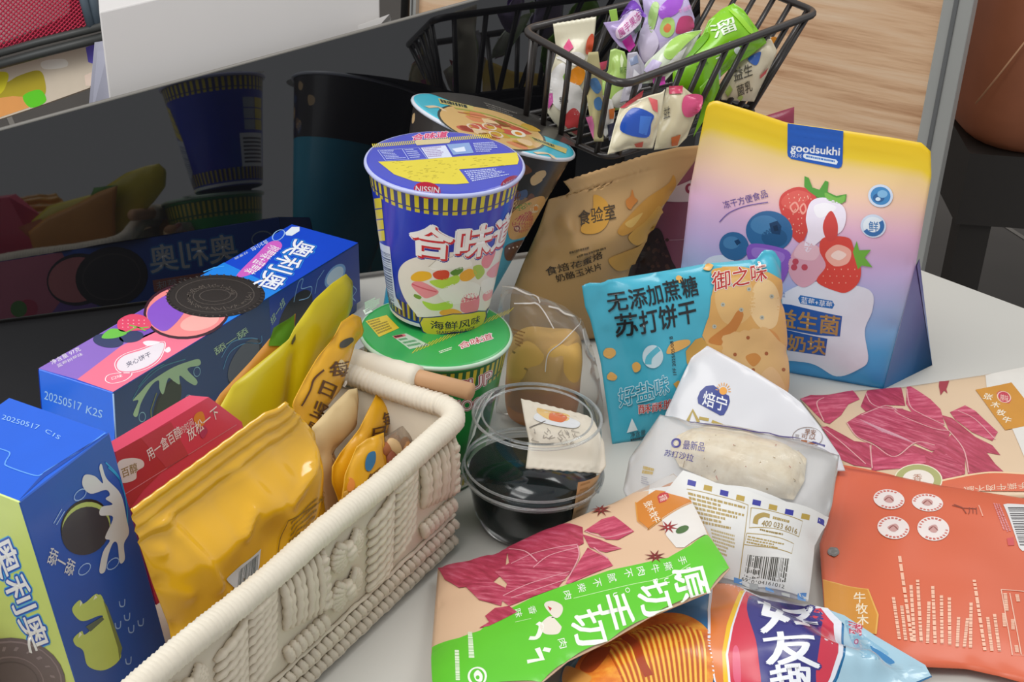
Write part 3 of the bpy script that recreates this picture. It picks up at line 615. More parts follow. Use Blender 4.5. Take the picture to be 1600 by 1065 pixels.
# ================================================================ noodle cups
def cup(root, B, T, rb, rt, colw, lidc, rimc='#cfd3dc'):
    S = Cone(B, T, rb, rt); L = S.L
    mb = MB(); mb.lathe(S.B, S.A, S.f, [(rb * .94, .004), (rb * .97, 0), (S.r(.0015), .0015), (S.r(L * .5), L * .5), (S.r(L - .0012), L - .0012)], 160, 0, True)
    S.wall = mb.build('wall', colw, root)
    rm = MB(); rm.tube([S.B + S.A * (L - .0012) + (S.f * math.cos(k * math.pi / 36) + S.s * math.sin(k * math.pi / 36)) * (rt + .0008) for k in range(72)], .0016, 8, closed=True); rm.build('rim', pm(rimc, .3, coat=.4), root)
    Lp = Plane(S.B + S.A * (L + .0006), S.s, -S.f); n_ = 72; ld = MB(); ld.lathe(S.B, S.A, S.f, [(rt + .0012, L - .001), (rt + .0006, L + .0004), (rt - .002, L + .0006), (.0001, L + .0006)], 72); S.lid = ld.build('lid', lidc, root)
    return S, Lp
z6 = Zm(560, 130, 3.549); z7 = Zm(550, 380, 3.551)
def ticks(A, S, v0, v1, n, c, frac=.5, ly=2, t0=-3.1416, t1=3.1416, skew=0):
    for k in range(n):
        a0 = (t0 + (t1 - t0) * k / n) * S.rm; w_ = (t1 - t0) * frac / n * S.rm; A.polyuv([(a0, v0), (a0 + w_, v0), (a0 + w_ + skew, v1), (a0 + skew, v1)], c, ly)
def bandv(A, S, v0, v1, c, ly=1, n=60, t0=-3.1416, t1=3.1416):
    for k in range(n):
        a0, a1 = (t0 + (t1 - t0) * k / n) * S.rm, (t0 + (t1 - t0) * (k + 1) / n) * S.rm; A.polyuv([(a0, v0), (a1, v0), (a1, v1), (a0, v1)], c, ly)
# green cup underneath
Tg = onz(681, 517, .105); Bg = Vector((Tg.x, Tg.y, .0005))
gr = thing('noodle_cup', 'green instant noodle cup standing on the table under the blue cup', 'noodle cup', Bg)
S, LP = cup(gr, Bg, Tg, .034, .0475, pm('#23933f', .35, coat=.3), pm('#2fa14e', .35, coat=.3), '#b4cdb6'); L = S.L
A = Art(S, 'printed_band', S.wall, .35, .3); bandv(A, S, L * .80, L * .955, '#15602c', 1); ticks(A, S, L * .835, L * .945, 56, '#c9b62c', .5, 2); ticks(A, S, L * .795, L * .82, 56, '#bdb03a', .55, 2); bandv(A, S, .002, L * .14, '#d9d6c8', 1); ticks(A, S, L * .04, L * .13, 56, '#c9b62c', .5, 2); A.build()
A = Art(S, 'lettering', S.wall, .35, .3)
for wgt, c, ly in ((.10, '#efe4dc', 3), (.06, '#a8242e', 4), (.0, '#f4ece8', 5)):
    A.text('CUP', z7(560, 838), z7(770, 765), z7(553, 772), c, ly, wgt); A.text('NOODLES', z7(545, 930), z7(800, 845), z7(540, 872), c, ly, wgt)
A.build()
A = Art(LP, 'lid_print', S.lid, .35, .3)
A.poly(z7((75, 432), (192, 398), (262, 470), (150, 520)), '#d9bd2c', 2); A.greek([z7(85, 435), z7(190, 405), z7(250, 468), z7(150, 510)], 6, '#8d7a1c', 3); A.poly(z7((222, 515), (300, 500), (430, 565), (320, 588)), '#b9cdb6', 2); A.greek([z7(230, 515), z7(300, 503), z7(420, 563), z7(325, 582)], 4, '#4f9460', 3)
A.greek([z7(70, 330), z7(165, 285), z7(180, 330), z7(75, 390)], 7, '#a6d3a8', 3); A.poly(z7((60, 372), (100, 358), (115, 380), (75, 398)), '#d6e6d2', 3); A.poly(z7((225, 515), (290, 503), (300, 515), (240, 530)), '#d06a70', 3)
for k in range(26):
    x_ = 330 + k * 21; y_ = 612 - k * 8.6; A.poly(z7((x_, y_), (x_ + 9, y_ - 4), (x_ + 45, y_ - 42), (x_ + 36, y_ - 38)), '#cdbb34', 2)
for wgt, c, ly in ((.10, '#f2dfe2', 4), (.02, '#b8505c', 5)): A.text('合味道', z7(600, 588), z7(782, 530), z7(590, 555), c, ly, wgt)
A.greek([z7(480, 600), z7(600, 560), z7(605, 575), z7(490, 615)], 2, '#d9e6cf', 3); A.build()
# blue cup on top
Tb_, Bb_ = onz(695, 253, .2125), onz(686, 479, .1092)
bl = thing('noodle_cup', 'blue seafood instant noodle cup stacked on the green cup', 'noodle cup', Bb_)
S, LP = cup(bl, Bb_, Tb_, .0325, .0485, pm('#1234b6', .33, coat=.35), pm('#3a44b4', .33, coat=.35), '#b2b8e0'); L = S.L
A = Art(S, 'printed_band', S.wall, .33, .3); bandv(A, S, L * .865, L * .985, '#22307a', 1); ticks(A, S, L * .885, L * .972, 50, '#d4c42e', .48, 2); ticks(A, S, L * .852, L * .876, 50, '#cdbf36', .55, 2)
bandv(A, S, .001, L * .035, '#d8d9dc', 1); ticks(A, S, L * .05, L * .16, 50, '#b9a634', .42, 2); ticks(A, S, L * .05, L * .16, 50, '#23264a', .42, 2, -3.1, 3.18); A.build()
A = Art(S, 'food_picture', S.wall, .33, .3)
A.poly(z7((258, 200), (270, 130), (330, 85), (450, 60), (560, 48), (700, 40), (830, 20), (838, 140), (800, 280), (745, 365), (700, 380), (400, 408), (350, 385), (290, 300)), '#e9e0d6', 3, True)
for pts, c in (([(425, 130), (470, 90), (560, 70), (640, 82), (665, 120), (610, 140), (540, 145), (470, 150)], '#f2ece4'), ([(480, 270), (560, 225), (650, 210), (712, 240), (700, 300), (610, 330), (530, 330)], '#f0eae2'), ([(330, 180), (370, 155), (430, 160), (440, 190), (390, 210), (335, 205)], '#f0b42a'), ([(450, 165), (500, 145), (540, 160), (525, 200), (465, 195)], '#d9452c'), ([(545, 160), (605, 130), (615, 152), (575, 180)], '#5c8c34'), ([(600, 170), (650, 140), (690, 165), (650, 205), (605, 205)], '#f0aa2c'), ([(430, 210), (520, 195), (585, 175), (590, 215), (500, 250)], '#b9d84a'), ([(330, 230), (380, 210), (480, 265), (430, 300), (390, 295)], '#ee8d98'), ([(390, 320), (460, 335), (545, 320), (550, 360), (440, 370)], '#b4d648'), ([(620, 290), (700, 285), (690, 380), (605, 375)], '#e8808e'), ([(490, 375), (560, 362), (610, 385), (580, 400), (500, 398)], '#f2a93c'), ([(720, 90), (760, 35), (795, 45), (760, 130), (725, 130)], '#e8838f'), ([(745, 165), (800, 110), (830, 100), (825, 150), (780, 190)], '#eb9aa4'), ([(720, 210), (780, 190), (800, 230), (750, 280), (720, 260)], '#efe9e2'), ([(672, 130), (715, 120), (735, 160), (700, 200), (680, 175)], '#a9c24c'), ([(350, 280), (385, 295), (375, 310), (345, 295)], '#7d9a3a'), ([(725, 285), (775, 255), (770, 300), (735, 320)], '#ef9aa2')):
    A.poly(z7(pts), c, 4, True)
A.line(z7((335, 225), (400, 250), (470, 268)), .001, '#d9596c', 5); A.line(z7((620, 300), (655, 310), (700, 300)), .0009, '#c95568', 5); A.line(z7((425, 130), (470, 90), (560, 72)), .0006, '#c9bfb2', 5); A.line(z7((712, 240), (705, 290), (690, 310)), .0006, '#8d8478', 5)
A.build()
A = Art(S, 'lettering', S.wall, .33, .3)
G = (z6(300, 945), z6(845, 868), z6(292, 770))
for wgt, c, ly, dx in ((.10, '#2a2f9a', 4, 5), (.085, '#eef0f4', 5, 0), (.055, '#cf2434', 6, 5), (.03, '#f6f0ee', 8, -4)): A.text('合味道', z6(300 + dx, 945 + dx), z6(845 + dx, 868 + dx), z6(292 + dx, 770 + dx), c, ly, wgt)
A.poly(z7((372, 440), (392, 408), (560, 388), (700, 372), (745, 372), (748, 400), (735, 445), (705, 472), (560, 495), (430, 513), (392, 492)), '#23306c', 5); A.poly(z7((380, 440), (397, 413), (560, 393), (700, 378), (738, 378), (740, 400), (728, 440), (700, 466), (560, 489), (430, 506), (396, 486)), '#dccb36', 6)
A.text('海鲜风味', z7(438, 472), z7(705, 438), z7(434, 426), '#1c1c3a', 7, .012); A.text('SEAFOOD FLAVOR', z7(470, 499), z7(678, 472), z7(469, 482), '#2c2c50', 7, .01)
A.ell(z6(382, 592), (21, 2), (0, 13), '#d8264c', 6); A.text('NISSIN', z6(318, 598), z6(446, 606), z6(320, 566), '#f4f0f4', 7, .02); A.text('日清', z6(350, 625), z6(402, 628), z6(350, 610), '#f4dce2', 7)
A.ell(z6(840, 548), (15, -6), (1, 9), '#c82b52', 6); A.text('NISSIN', z6(800, 570), z6(870, 540), z6(800, 550), '#f0e2ea', 7); A.build()
A = Art(S, 'nutrition_strip', S.wall, .33, .3); A.poly(z6((88, 640), (128, 634), (150, 872), (108, 876)), '#d9c832', 4)
for k in range(1, 4): A.line([z6(88 + 5 * k, 640 + 59 * k), z6(128 + 5.5 * k, 634 + 59 * k)], .0007, '#2f3fa0', 5)
A.poly(z6((98, 872), (175, 906), (192, 1060), (208, 1180), (246, 1258), (188, 1218), (140, 1100)), '#cfd8e8', 4); A.barcode([z7(160, 30), z7(212, 60), z7(238, 352), z7(186, 322)], '#5a6888', 5, 5, 2, True); A.build()
# print on the cup's far side, seen in the screen's reflection
A = Art(S, 'back_label', S.wall, .33, .3)
for k in range(3): A.polyuv([((2.45 + .0) * S.rm, L * (.78 - .1 * k)), ((2.8) * S.rm, L * (.78 - .1 * k)), (2.8 * S.rm, L * (.69 - .1 * k)), (2.45 * S.rm, L * (.69 - .1 * k))], '#d9c832', 3)
for k in range(3): A.polyuv([((2.82) * S.rm, L * (.78 - .1 * k)), ((3.15) * S.rm, L * (.78 - .1 * k)), (3.15 * S.rm, L * (.69 - .1 * k)), (2.82 * S.rm, L * (.69 - .1 * k))], '#9aa8b8', 3)
A.polyuv([(2.45 * S.rm, L * .46), (3.3 * S.rm, L * .46), (3.3 * S.rm, L * .16), (2.45 * S.rm, L * .16)], '#e4e6ea', 3)
for k in range(7): A.polyuv([(2.52 * S.rm, L * (.42 - .035 * k)), (3.22 * S.rm, L * (.42 - .035 * k)), (3.22 * S.rm, L * (.402 - .035 * k)), (2.52 * S.rm, L * (.402 - .035 * k))], '#3a3a42', 4)
A.build()
A = Art(LP, 'lid_print', S.lid, .33, .3); z6f = z6; z6 = lambda *a: (lambda r: [(695 + (x - 695) * .97, 257 + (y - 252) * .83) for x, y in r] if isinstance(r, list) else (695 + (r[0] - 695) * .97, 257 + (r[1] - 252) * .83))(z6f(*a))
A.poly(z6((98, 415), (300, 405), (560, 380), (890, 353), (903, 400), (895, 432), (720, 452), (560, 466), (590, 510), (618, 558), (540, 566), (420, 562), (300, 545), (190, 500)), '#d6c52e', 2)
R = random.Random(5)
for k in range(150):
    x_, y_ = R.uniform(170, 840), R.uniform(385, 548)
    if (y_ < 445 and y_ > 418 - (x_ - 100) * .06) or (x_ < 540 and y_ < 535 and y_ > 420 and x_ > 150 + (y_ - 420) * 1.1): A.line([z6(x_, y_), z6(x_ + R.uniform(8, 26), y_ - 2)], .0005, '#a3941f', 3)
for k in range(62):
    x_ = 62 + k * 11; y_ = 318 - k * 1.1 + (abs(k - 31) / 31) ** 2 * 0; A.poly(z6((x_, y_ - 22), (x_ + 5, y_ - 22), (x_ + 14, y_ + 2), (x_ + 8, y_ + 2)), '#d6c52e', 2)
A.poly(z6((305, 285), (320, 270), (500, 262), (512, 275), (505, 290), (320, 306)), '#c9b98c', 3)
for wgt, c, ly in ((.10, '#f0dfe6', 4), (.04, '#c8386a', 5)): A.text('合味道', z6(290, 274), z6(490, 252), z6(300, 234), c, ly, wgt)
A.line(z6((95, 338), (235, 330), (330, 322), (378, 395), (250, 402), (140, 408)), .0005, '#a9b2e6', 3, closed=True); A.line(z6((235, 330), (275, 402)), .0005, '#a9b2e6', 3); A.greek([z6(108, 342), z6(228, 334), z6(262, 396), z6(148, 402)], 6, '#a9b2e6', 3, 3); A.greek([z6(248, 333), z6(325, 328), z6(365, 390), z6(285, 398)], 5, '#a9b2e6', 3, 4)
A.poly(z6((342, 322), (482, 306), (522, 384), (385, 396)), '#ccd2e6', 3); A.greek([z6(350, 324), z6(478, 312), z6(512, 380), z6(388, 390)], 6, '#9a86b4', 4, 5); A.poly(z6((490, 300), (618, 288), (645, 356), (528, 370)), '#7f9ccc', 3); A.poly(z6((520, 330), (590, 315), (600, 345), (545, 352)), '#d4dcec', 4); A.greek([z6(640, 292), z6(770, 282), z6(802, 350), z6(660, 356)], 6, '#b4bce6', 4, 6); A.greek([z6(590, 478), z6(850, 452), z6(868, 500), z6(640, 552)], 6, '#b9c2ea', 3, 7)
A.build()
z6 = z6f
# tall turquoise noodle tub leaning behind them
TL = onz(772, 196, .172); AX = Vector((.264, .166, .947)).normalized(); BT = TL - AX * .163
tb = thing('noodle_tub', 'tall turquoise noodle tub leaning behind the blue cup', 'noodle cup', (BT.x, BT.y, 0))
S, LP = cup(tb, BT, TL, .034, .0615, pm('#2ca6c4', .36, coat=.25), pm('#35b4ca', .36, coat=.3)); L = S.L
A = Art(S, 'printed_band', S.wall, .36, .25); bandv(A, S, L * .66, L * .985, '#2c2622', 1)
R = random.Random(11)
for k in range(60):
    t_ = R.uniform(-1.6, 1.6); v_ = L * R.uniform(.68, .93); c = R.choice(('#8a6a44', '#c9a878', '#4a5a7a', '#6b3e24', '#a98a5c')); A.polyuv(bez([((t_ + .12 * math.cos(j) * R.uniform(.5, 1)) * S.rm, v_ + .006 * math.sin(j) * R.uniform(.5, 1)) for j in range(6)], True, 3), c, 2)
for q, c in ((((870, 700), (960, 640), (1030, 630), (1020, 720), (990, 800), (920, 850), (840, 860), (830, 760)), '#d9a25c'), (((850, 780), (900, 730), (960, 710), (960, 790), (900, 830)), '#c2474a'), (((870, 690), (920, 665), (960, 665), (900, 705)), '#5c8c3c'), (((955, 690), (985, 670), (1005, 690), (985, 715), (960, 715)), '#f2e6c8'), (((815, 905), (900, 870), (925, 880), (890, 960), (820, 980)), '#5a2a20'), (((860, 800), (885, 785), (900, 805), (880, 825)), '#e6d2b8')): A.poly(z6(q), c, 4, True)
A.ell(z6(982, 692), (3.6, 0), (0, 3.4), '#e8892c', 5); A.ring(z6(878, 805), (4, 0), (0, 4), .001, '#8c3a3a', 5)
for k in range(4): A.ell(z6(835 + k * 22, 915 - k * 5), (1.4, 0), (0, 1.4), '#e9dcd0', 5, 8)
for k in range(3):
    for j in range(2): A.polyuv([((2.1 + j * .28) * S.rm, L * (.5 - .13 * k)), ((2.28 + j * .28) * S.rm, L * (.5 - .13 * k)), ((2.28 + j * .28) * S.rm, L * (.41 - .13 * k)), ((2.1 + j * .28) * S.rm, L * (.41 - .13 * k))], '#d0b58a', 3)
A.build()
A = Art(LP, 'lid_print', S.lid, .36, .3)
ea, eb = np.array((128, 37)), np.array((-11, 37)); e_ = lambda u, v: (772 + ea[0] * u + eb[0] * v, 196 + ea[1] * u + eb[1] * v)
A.poly([e_(math.cos(t_) * .985, math.sin(t_) * .985) for t_ in [math.pi * (1.18 + .80 * k / 24) for k in range(25)]], '#3a3733', 2)
A.ell(e_(-.02, .12), tuple(ea * .66), tuple(eb * .72), '#2a3a38', 3, 40); A.ell(e_(-.02, .12), tuple(ea * .63), tuple(eb * .68), '#d9b272', 4, 40)
for k in range(26):
    u_, v_ = R.uniform(-.5, .45), R.uniform(-.3, .5); c = R.choice(('#c95c48', '#d98a5c', '#a9b44a', '#e6c79a', '#b8503c', '#c9a03c')); A.poly([e_(u_ + .16 * math.cos(j) * R.uniform(.5, 1), v_ + .13 * math.sin(j) * R.uniform(.5, 1)) for j in range(6)], c, 5 + k % 3, True)
A.line([e_(-.5, -.22), e_(-.1, -.34), e_(.4, -.22)], .003, '#9cab48', 8, True); A.line([e_(-.45, -.1), e_(0, -.24), (e_(.45, -.08))], .002, '#b4553c', 8, True)
for u_, v_ in ((-.22, .3), (.05, .34), (-.05, .12)): A.ring(e_(u_, v_), tuple(ea * .08), tuple(eb * .1), .0016, '#e8d2b8', 8)
A.ell(e_(.3, .06), tuple(ea * .09), tuple(eb * .12), '#f2ead2', 8); A.ell(e_(.3, .06), tuple(ea * .045), tuple(eb * .06), '#e0912c', 9)
A.line([e_(-.82, .05), e_(-.7, -.08), e_(-.6, .0)], .004, '#e3c9a4', 5, True); A.line([e_(.55, .62), e_(.7, .5), e_(.8, .62)], .004, '#e3c9a4', 5, True)
A.poly([e_(-.72, -.42), e_(-.3, -.5), e_(-.28, -.36), e_(-.68, -.24)], '#cdbd72', 5); A.greek([e_(-.7, -.40), e_(-.2, -.5), e_(-.18, -.38), e_(-.66, -.26)], 1, '#2e3a34', 6, 3, .8); A.poly([e_(.42, .02), e_(.9, .1), e_(.9, .3), e_(.5, .16)], '#c9bd6a', 6); A.greek([e_(.46, .04), e_(.88, .13), e_(.88, .25), e_(.52, .15)], 1, '#454a34', 7, 4, .8); A.greek([e_(-.2, -.78), e_(.3, -.72), e_(.3, -.5), e_(-.1, -.56)], 3, '#77726a', 6, 5); A.build()
# ================================================================ pouches and packs on the right
def flat(px, z, z2=None, px2=None): return Plane(onz(*px, z), (1, 0, 0), (0, 1, 0), True)
def P3(F, px): return F.to3d([F.from_px(*px)], [0])[0]
# ---- yellow, pink and blue stand-up pouch
zf = Zm(1060, 150, 2.266)
F = stand((1047, 547), (1381, 608), 5)
root = thing('snack_pouch', 'tall yellow, pink and blue stand-up pouch with blueberries and strawberries', 'pouch', onz(1215, 580))
gm = ramp_mat('pouch_gradient', [(0, '#2f96d4'), (.16, '#4aa6dc'), (.34, '#9db8e4'), (.5, '#c9b3e0'), (.64, '#e2b4d0'), (.76, '#edc6ac'), (.86, '#efcf8c'), (.9, '#efce2c'), (1, '#ecc40c')], 1, .36, .15)
pouch(root, F, [zf((97, 48), (106, 24), (132, 15), (250, 50), (385, 95), (585, 122), (760, 148), (862, 166), (893, 196)), zf((893, 196), (896, 285), (840, 600), (782, 820), (726, 1036)), zf((-30, 900), (350, 975), (726, 1036)), zf((97, 48), (84, 110), (40, 330), (10, 600), (-30, 900))], .016, .03, .07, gm, wr=.0012, wf=24, seals=((0, .018),), pw=.7)
# gusset at its right side
g1, g2, g3 = P3(F, zf(840, 600)), P3(F, zf(726, 1036)), None; bkw = -F.n; g3 = g2 + bkw * .055 + F.a * .034 + Vector((0, 0, .002)); g4 = g1 + bkw * .018 + F.a * .002
mesh('side_gusset', [g1, g2, g3, g4, g1 + F.a * .001, g3 + F.a * .0006], [(0, 1, 2, 3), (3, 2, 5, 4)], ramp_mat('gusset_blue', [(0, '#1f6fae'), (1, '#7a6ca8')], 1, .4), root, uvs=[(0, 1), (0, 0), (0, 0), (0, 1), (0, 1), (0, 0)])
g5 = P3(F, zf(-30, 900)) + bkw * .05
mesh('base_gusset', [P3(F, zf(-30, 900)), g2, g3, g5], [(0, 1, 2, 3)], pm('#2a7fba', .4), root)
A = Art(F, 'brand_tab', root, .36, .15); A.poly(zf((387, 96), (584, 123), (581, 236), (577, 250), (566, 255), (400, 222), (388, 212), (386, 200)), '#1558b8', 2)
A.text('goodsukhi', zf(397, 203), zf(570, 219), zf(399, 167), '#eef2f6', 3, .03); A.text('众兴', zf(398, 216), zf(436, 220), zf(399, 199), '#eef2f6', 3); A.poly(zf((442, 207), (448, 203), (558, 224), (565, 232), (560, 242), (452, 222), (442, 216)), '#e3ecf4', 3); A.greek([zf(452, 209), zf(556, 228), zf(556, 236), zf(452, 217)], 1, '#3a78c8', 4, 2, .8); A.build()
A = Art(F, 'fruit_picture', root, .36, .15)
A.poly(zf((385, 690), (500, 655), (640, 672), (688, 700), (686, 760), (660, 830), (672, 930), (640, 965), (560, 990), (470, 945), (300, 915), (260, 800)), '#dfe4f0', 1, True); A.poly(zf((85, 600), (110, 570), (160, 562), (200, 585), (240, 640), (90, 640)), '#d9e2f2', 1, True)
A.poly(zf((357, 385), (372, 342), (428, 320), (482, 345), (490, 400), (468, 450), (440, 515), (410, 505), (380, 450)), '#d2453f', 3, True); A.poly(zf((365, 380), (380, 350), (425, 332), (470, 350), (440, 380), (400, 400)), '#dc5a50', 4, True)
R = random.Random(9)
for k in range(46):
    x_, y_ = R.uniform(368, 470), R.uniform(345, 490)
    if abs(x_ - 425) < 55 - max(0, y_ - 400) * .45: A.ell(zf(x_, y_), (.9, 0), (0, 1.3), '#f0b09a', 5, 6)
A.line(zf((400, 385), (415, 375), (425, 395), (410, 410), (398, 395)), .0012, '#f0a090', 6, True, True); A.line(zf((432, 395), (445, 380), (452, 400), (440, 415)), .0012, '#f0a090', 6, True, True)
A.poly(zf((447, 282), (462, 288), (475, 322), (500, 330), (520, 298), (532, 302), (528, 338), (560, 352), (596, 345), (592, 372), (540, 380), (500, 362), (462, 335), (446, 318)), '#4f9a34', 6); A.poly(zf((520, 340), (560, 358), (590, 350), (580, 378), (530, 368)), '#78b84a', 7, True)
A.poly(zf((470, 372), (520, 358), (580, 385), (594, 430), (575, 480), (520, 500), (480, 530), (458, 552), (446, 530), (458, 480), (452, 430)), '#efe6f4', 7, True); A.poly(zf((480, 390), (520, 376), (560, 395), (500, 430)), '#f8f4fb', 8, True)
A.poly(zf((512, 470), (520, 430), (543, 405), (564, 450), (560, 500), (530, 512)), '#d04440', 9, True)
A.poly(zf((490, 655), (522, 600), (500, 545), (515, 500), (600, 500), (622, 540), (645, 600), (640, 655), (600, 692), (560, 690)), '#d8483e', 8, True); A.poly(zf((520, 560), (560, 525), (610, 545), (600, 590), (550, 600)), '#f0b0a0', 9, True); A.poly(zf((540, 565), (565, 545), (595, 560), (570, 580)), '#f7dcd2', 10, True)
for k in range(16): A.ell(zf(505 + (k % 6) * 24 + (k // 6) * 8, 612 + (k // 6) * 24), (.8, 0), (0, 1.2), '#f2b4a0', 10, 6)
A.poly(zf((618, 550), (632, 512), (640, 545), (682, 543), (660, 570), (688, 605), (650, 598), (636, 612)), '#6bb03c', 9)
A.poly(zf((392, 580), (440, 512), (500, 535), (532, 590), (490, 650), (440, 676), (398, 640)), '#dba6b8', 6, True); A.poly(zf((440, 515), (500, 538), (480, 580), (410, 565)), '#e6bcc8', 7, True)
for q in ((415, 585), (447, 605), (410, 605)): A.ell(zf(*q), (5, 0), (0, 5), '#c04a5c', 8, 12)
A.ell(zf(322, 478), (36.5, 3), (-2, 32), '#33699c', 4, 36); A.ell(zf(305, 455), (22, 0), (0, 15), '#4a82b2', 5, 24); A.ell(zf(340, 500), (20, 2), (-2, 15), '#285886', 5, 24); A.poly(zf((322, 450), (350, 440), (365, 460), (360, 490), (330, 485)), '#1d3f66', 6); A.poly(zf((335, 460), (350, 455), (355, 475), (340, 478)), '#122c4c', 7)
A.ell(zf(197, 530), (23, 2), (-1, 22), '#33699c', 4, 30); A.ell(zf(188, 518), (13, 0), (0, 10), '#4a82b2', 5, 20); A.poly(zf((198, 512), (212, 505), (222, 518), (208, 528)), '#1d3f66', 6)
A.poly(zf((258, 522), (385, 545), (394, 600), (365, 662), (330, 640), (250, 580)), '#8a5cc0', 6, True); A.poly(zf((270, 535), (370, 555), (360, 590), (270, 570)), '#a07ad0', 7, True); A.build()
A = Art(F, 'seal_badge', root, .36, .15)
for q, r1 in (((716, 352), 44), ((690, 459), 45)):
    x_, y_ = zf(*q); r_ = r1 / 2.266; A.ell((x_, y_), (r_, 1), (-.5, r_ * .92), '#cfdcee', 2); A.ell((x_, y_), (r_ * .8, 1), (-.5, r_ * .73), '#3f86c0' if r1 == 44 else '#e3ecf4', 3)
x_, y_ = zf(716, 352); A.ell((x_ - 3, y_ + 3), (9, 0), (0, 7), '#2a6098', 4); A.ell((x_ + 3, y_ - 3), (8, 0), (0, 6), '#7fb4dc', 5); A.ell((x_ - 4, y_ + 5), (4, 0), (0, 3), '#cfe2f0', 6)
x_, y_ = zf(690, 459); A.line([(x_ + 14 * math.cos(t_), y_ + 13 * math.sin(t_)) for t_ in [(-.6 + .25 * k) for k in range(14)]], .003, '#2f6cab', 5); A.text('鲜', (x_ - 7, y_ + 8), (x_ + 8, y_ + 9), (x_ - 7, y_ - 8), '#3c78b4', 6, .01); A.build()
A = Art(F, 'lettering', root, .36, .15)
A.text('冻干方便食品', zf(163, 398), zf(318, 355), zf(155, 372), '#54408f', 3); A.line(zf((145, 445), (180, 412), (240, 388), (318, 374)), .0006, '#6a55a0', 3, True)
A.poly(zf((424, 715), (432, 704), (545, 724), (553, 738), (545, 752), (432, 734)), '#2a70b8', 3); A.text('蓝莓+草莓', zf(434, 732), zf(544, 750), zf(436, 709), '#eef2f8', 4)
A.poly(zf((330, 730), (400, 738), (580, 778), (572, 850), (490, 845), (330, 815)), '#2158a6', 4); A.text('益生菌', zf(345, 812), zf(566, 846), zf(350, 748), '#b08850', 6, .03); A.poly(zf((330, 815), (528, 858), (520, 918), (330, 890)), '#2158a6', 4); A.text('奶块', zf(388, 898), zf(520, 914), zf(390, 842), '#b08850', 6, .03); A.text('小方粒', zf(330, 708), zf(378, 712), zf(330, 690), '#3a6cb0', 4); A.build()

# ---- turquoise cracker pack
zg = Zm(900, 380, 3.329)
F = stand((955, 694), (1240, 652), 20)
root = thing('cracker_pack', 'turquoise soda cracker pack leaning in front of the tall gradient pouch', 'pack', onz(1090, 672))
pouch(root, F, [zg((32, 222), (62, 205), (140, 206), (165, 190), (420, 150), (680, 105), (940, 82), (975, 34), (1030, 36), (1066, 95)), zg((1066, 95), (1072, 300), (1098, 560), (1106, 780), (1135, 905)), zg((190, 1045), (600, 985), (1135, 905)), zg((32, 222), (48, 330), (75, 395), (130, 620), (158, 820), (190, 1045))], .013, .006, .035, pm('#45b3cc', .3, coat=.35), wr=.0022, wf=38, seed=2, fold=((zg(165, 195), zg(80, 420), -.003, .004), (zg(60, 215), zg(140, 420), .002, .004), (zg(930, 120), zg(1010, 60), .003, .004), (zg(1000, 110), zg(1060, 260), .002, .005)), seals=((3, .008),))
A = Art(F, 'cracker_picture', root, .32, .3)
A.poly(zg((715, 215), (755, 120), (850, 118), (1000, 150), (1063, 190), (1072, 330), (1093, 560), (1098, 780), (1000, 745), (900, 690), (780, 610), (690, 540), (655, 480), (690, 380), (700, 280)), '#dda95e', 2, False)
for pts, c, ly in (([(720, 260), (800, 180), (900, 200), (930, 330), (850, 420), (760, 400)], '#e2b774', 3), ([(790, 420), (840, 350), (870, 370), (840, 440), (780, 520), (720, 525), (690, 500)], '#c97f33', 4), ([(930, 210), (1000, 190), (1050, 260), (1040, 420), (960, 440), (900, 340)], '#ecca92', 3), ([(700, 120 + 20), (770, 125), (800, 150), (730, 200)], '#d8a04a', 4), ([(960, 440), (1030, 460), (1060, 520), (1010, 540)], '#d8944a', 4)): A.poly(zg(pts), c, ly, True)
sc_ = [(755 + 8 * (k % 2), 560 - k * 16) for k in range(6)] + [(800 + k * 24, 470 - (k % 2) * 9 - k * 4) for k in range(9)]
A.poly(zg(sc_ + [(1045, 500), (1085, 540), (1095, 780), (1000, 745), (860, 670), (770, 600)]), '#e3b878', 5); A.poly(zg((880, 590), (930, 570), (960, 600), (920, 640)), '#cf8a3c', 6, True); A.poly(zg((960, 690), (1010, 640), (1060, 690), (1080, 760), (1010, 740)), '#e9c088', 6, True)
for q in ((897, 238), (762, 318), (858, 345), (965, 385), (718, 432), (1015, 275), (800, 212)): A.ell(zg(*q), (3.4, 0), (0, 3.4), '#b9bcae', 6, 12); A.ell(zg(*q), (1.6, 0), (0, 1.6), '#8c8a78', 7, 10)
for q in ((893, 490), (988, 572), (825, 577), (920, 658), (1075, 655)): A.ell(zg(*q), (2.8, 0), (0, 3), '#a85a24', 7, 12)
A.poly(zg((570, 560), (620, 500), (655, 488), (700, 545), (650, 575), (590, 660), (575, 620)), '#c99a44', 2)
for pts in ([(140, 570), (155, 545), (195, 548), (205, 575), (180, 598), (150, 590)], [(288, 632), (310, 615), (332, 632), (326, 660), (300, 668)], [(160, 690), (180, 668), (212, 690), (200, 712), (168, 708)], [(470, 560), (500, 515), (580, 500), (590, 525), (530, 560), (480, 575)], [(515, 180), (530, 165), (556, 185), (535, 205)], [(655, 130), (680, 105), (705, 110), (690, 140)]): A.poly(zg(pts), '#e6b05c', 2, True)
for pts in ([(505, 730), (530, 712), (560, 730), (525, 760)],): A.poly(zg(pts), '#d2a04c', 2)
A.build()
A = Art(F, 'lettering', root, .32, .3)
A.text('无添加蔗糖', zg(165, 358), zg(640, 268), zg(152, 255), '#15181c', 4, .02); A.text('苏打饼干', zg(205, 488), zg(628, 408), zg(196, 370), '#15181c', 4, .025)
A.text('御之味', zg(706, 250), zg(990, 190), zg(698, 150), '#f0e4dc', 8, .05); A.text('御之味', zg(706, 250), zg(990, 190), zg(698, 150), '#b83028', 9, .012)
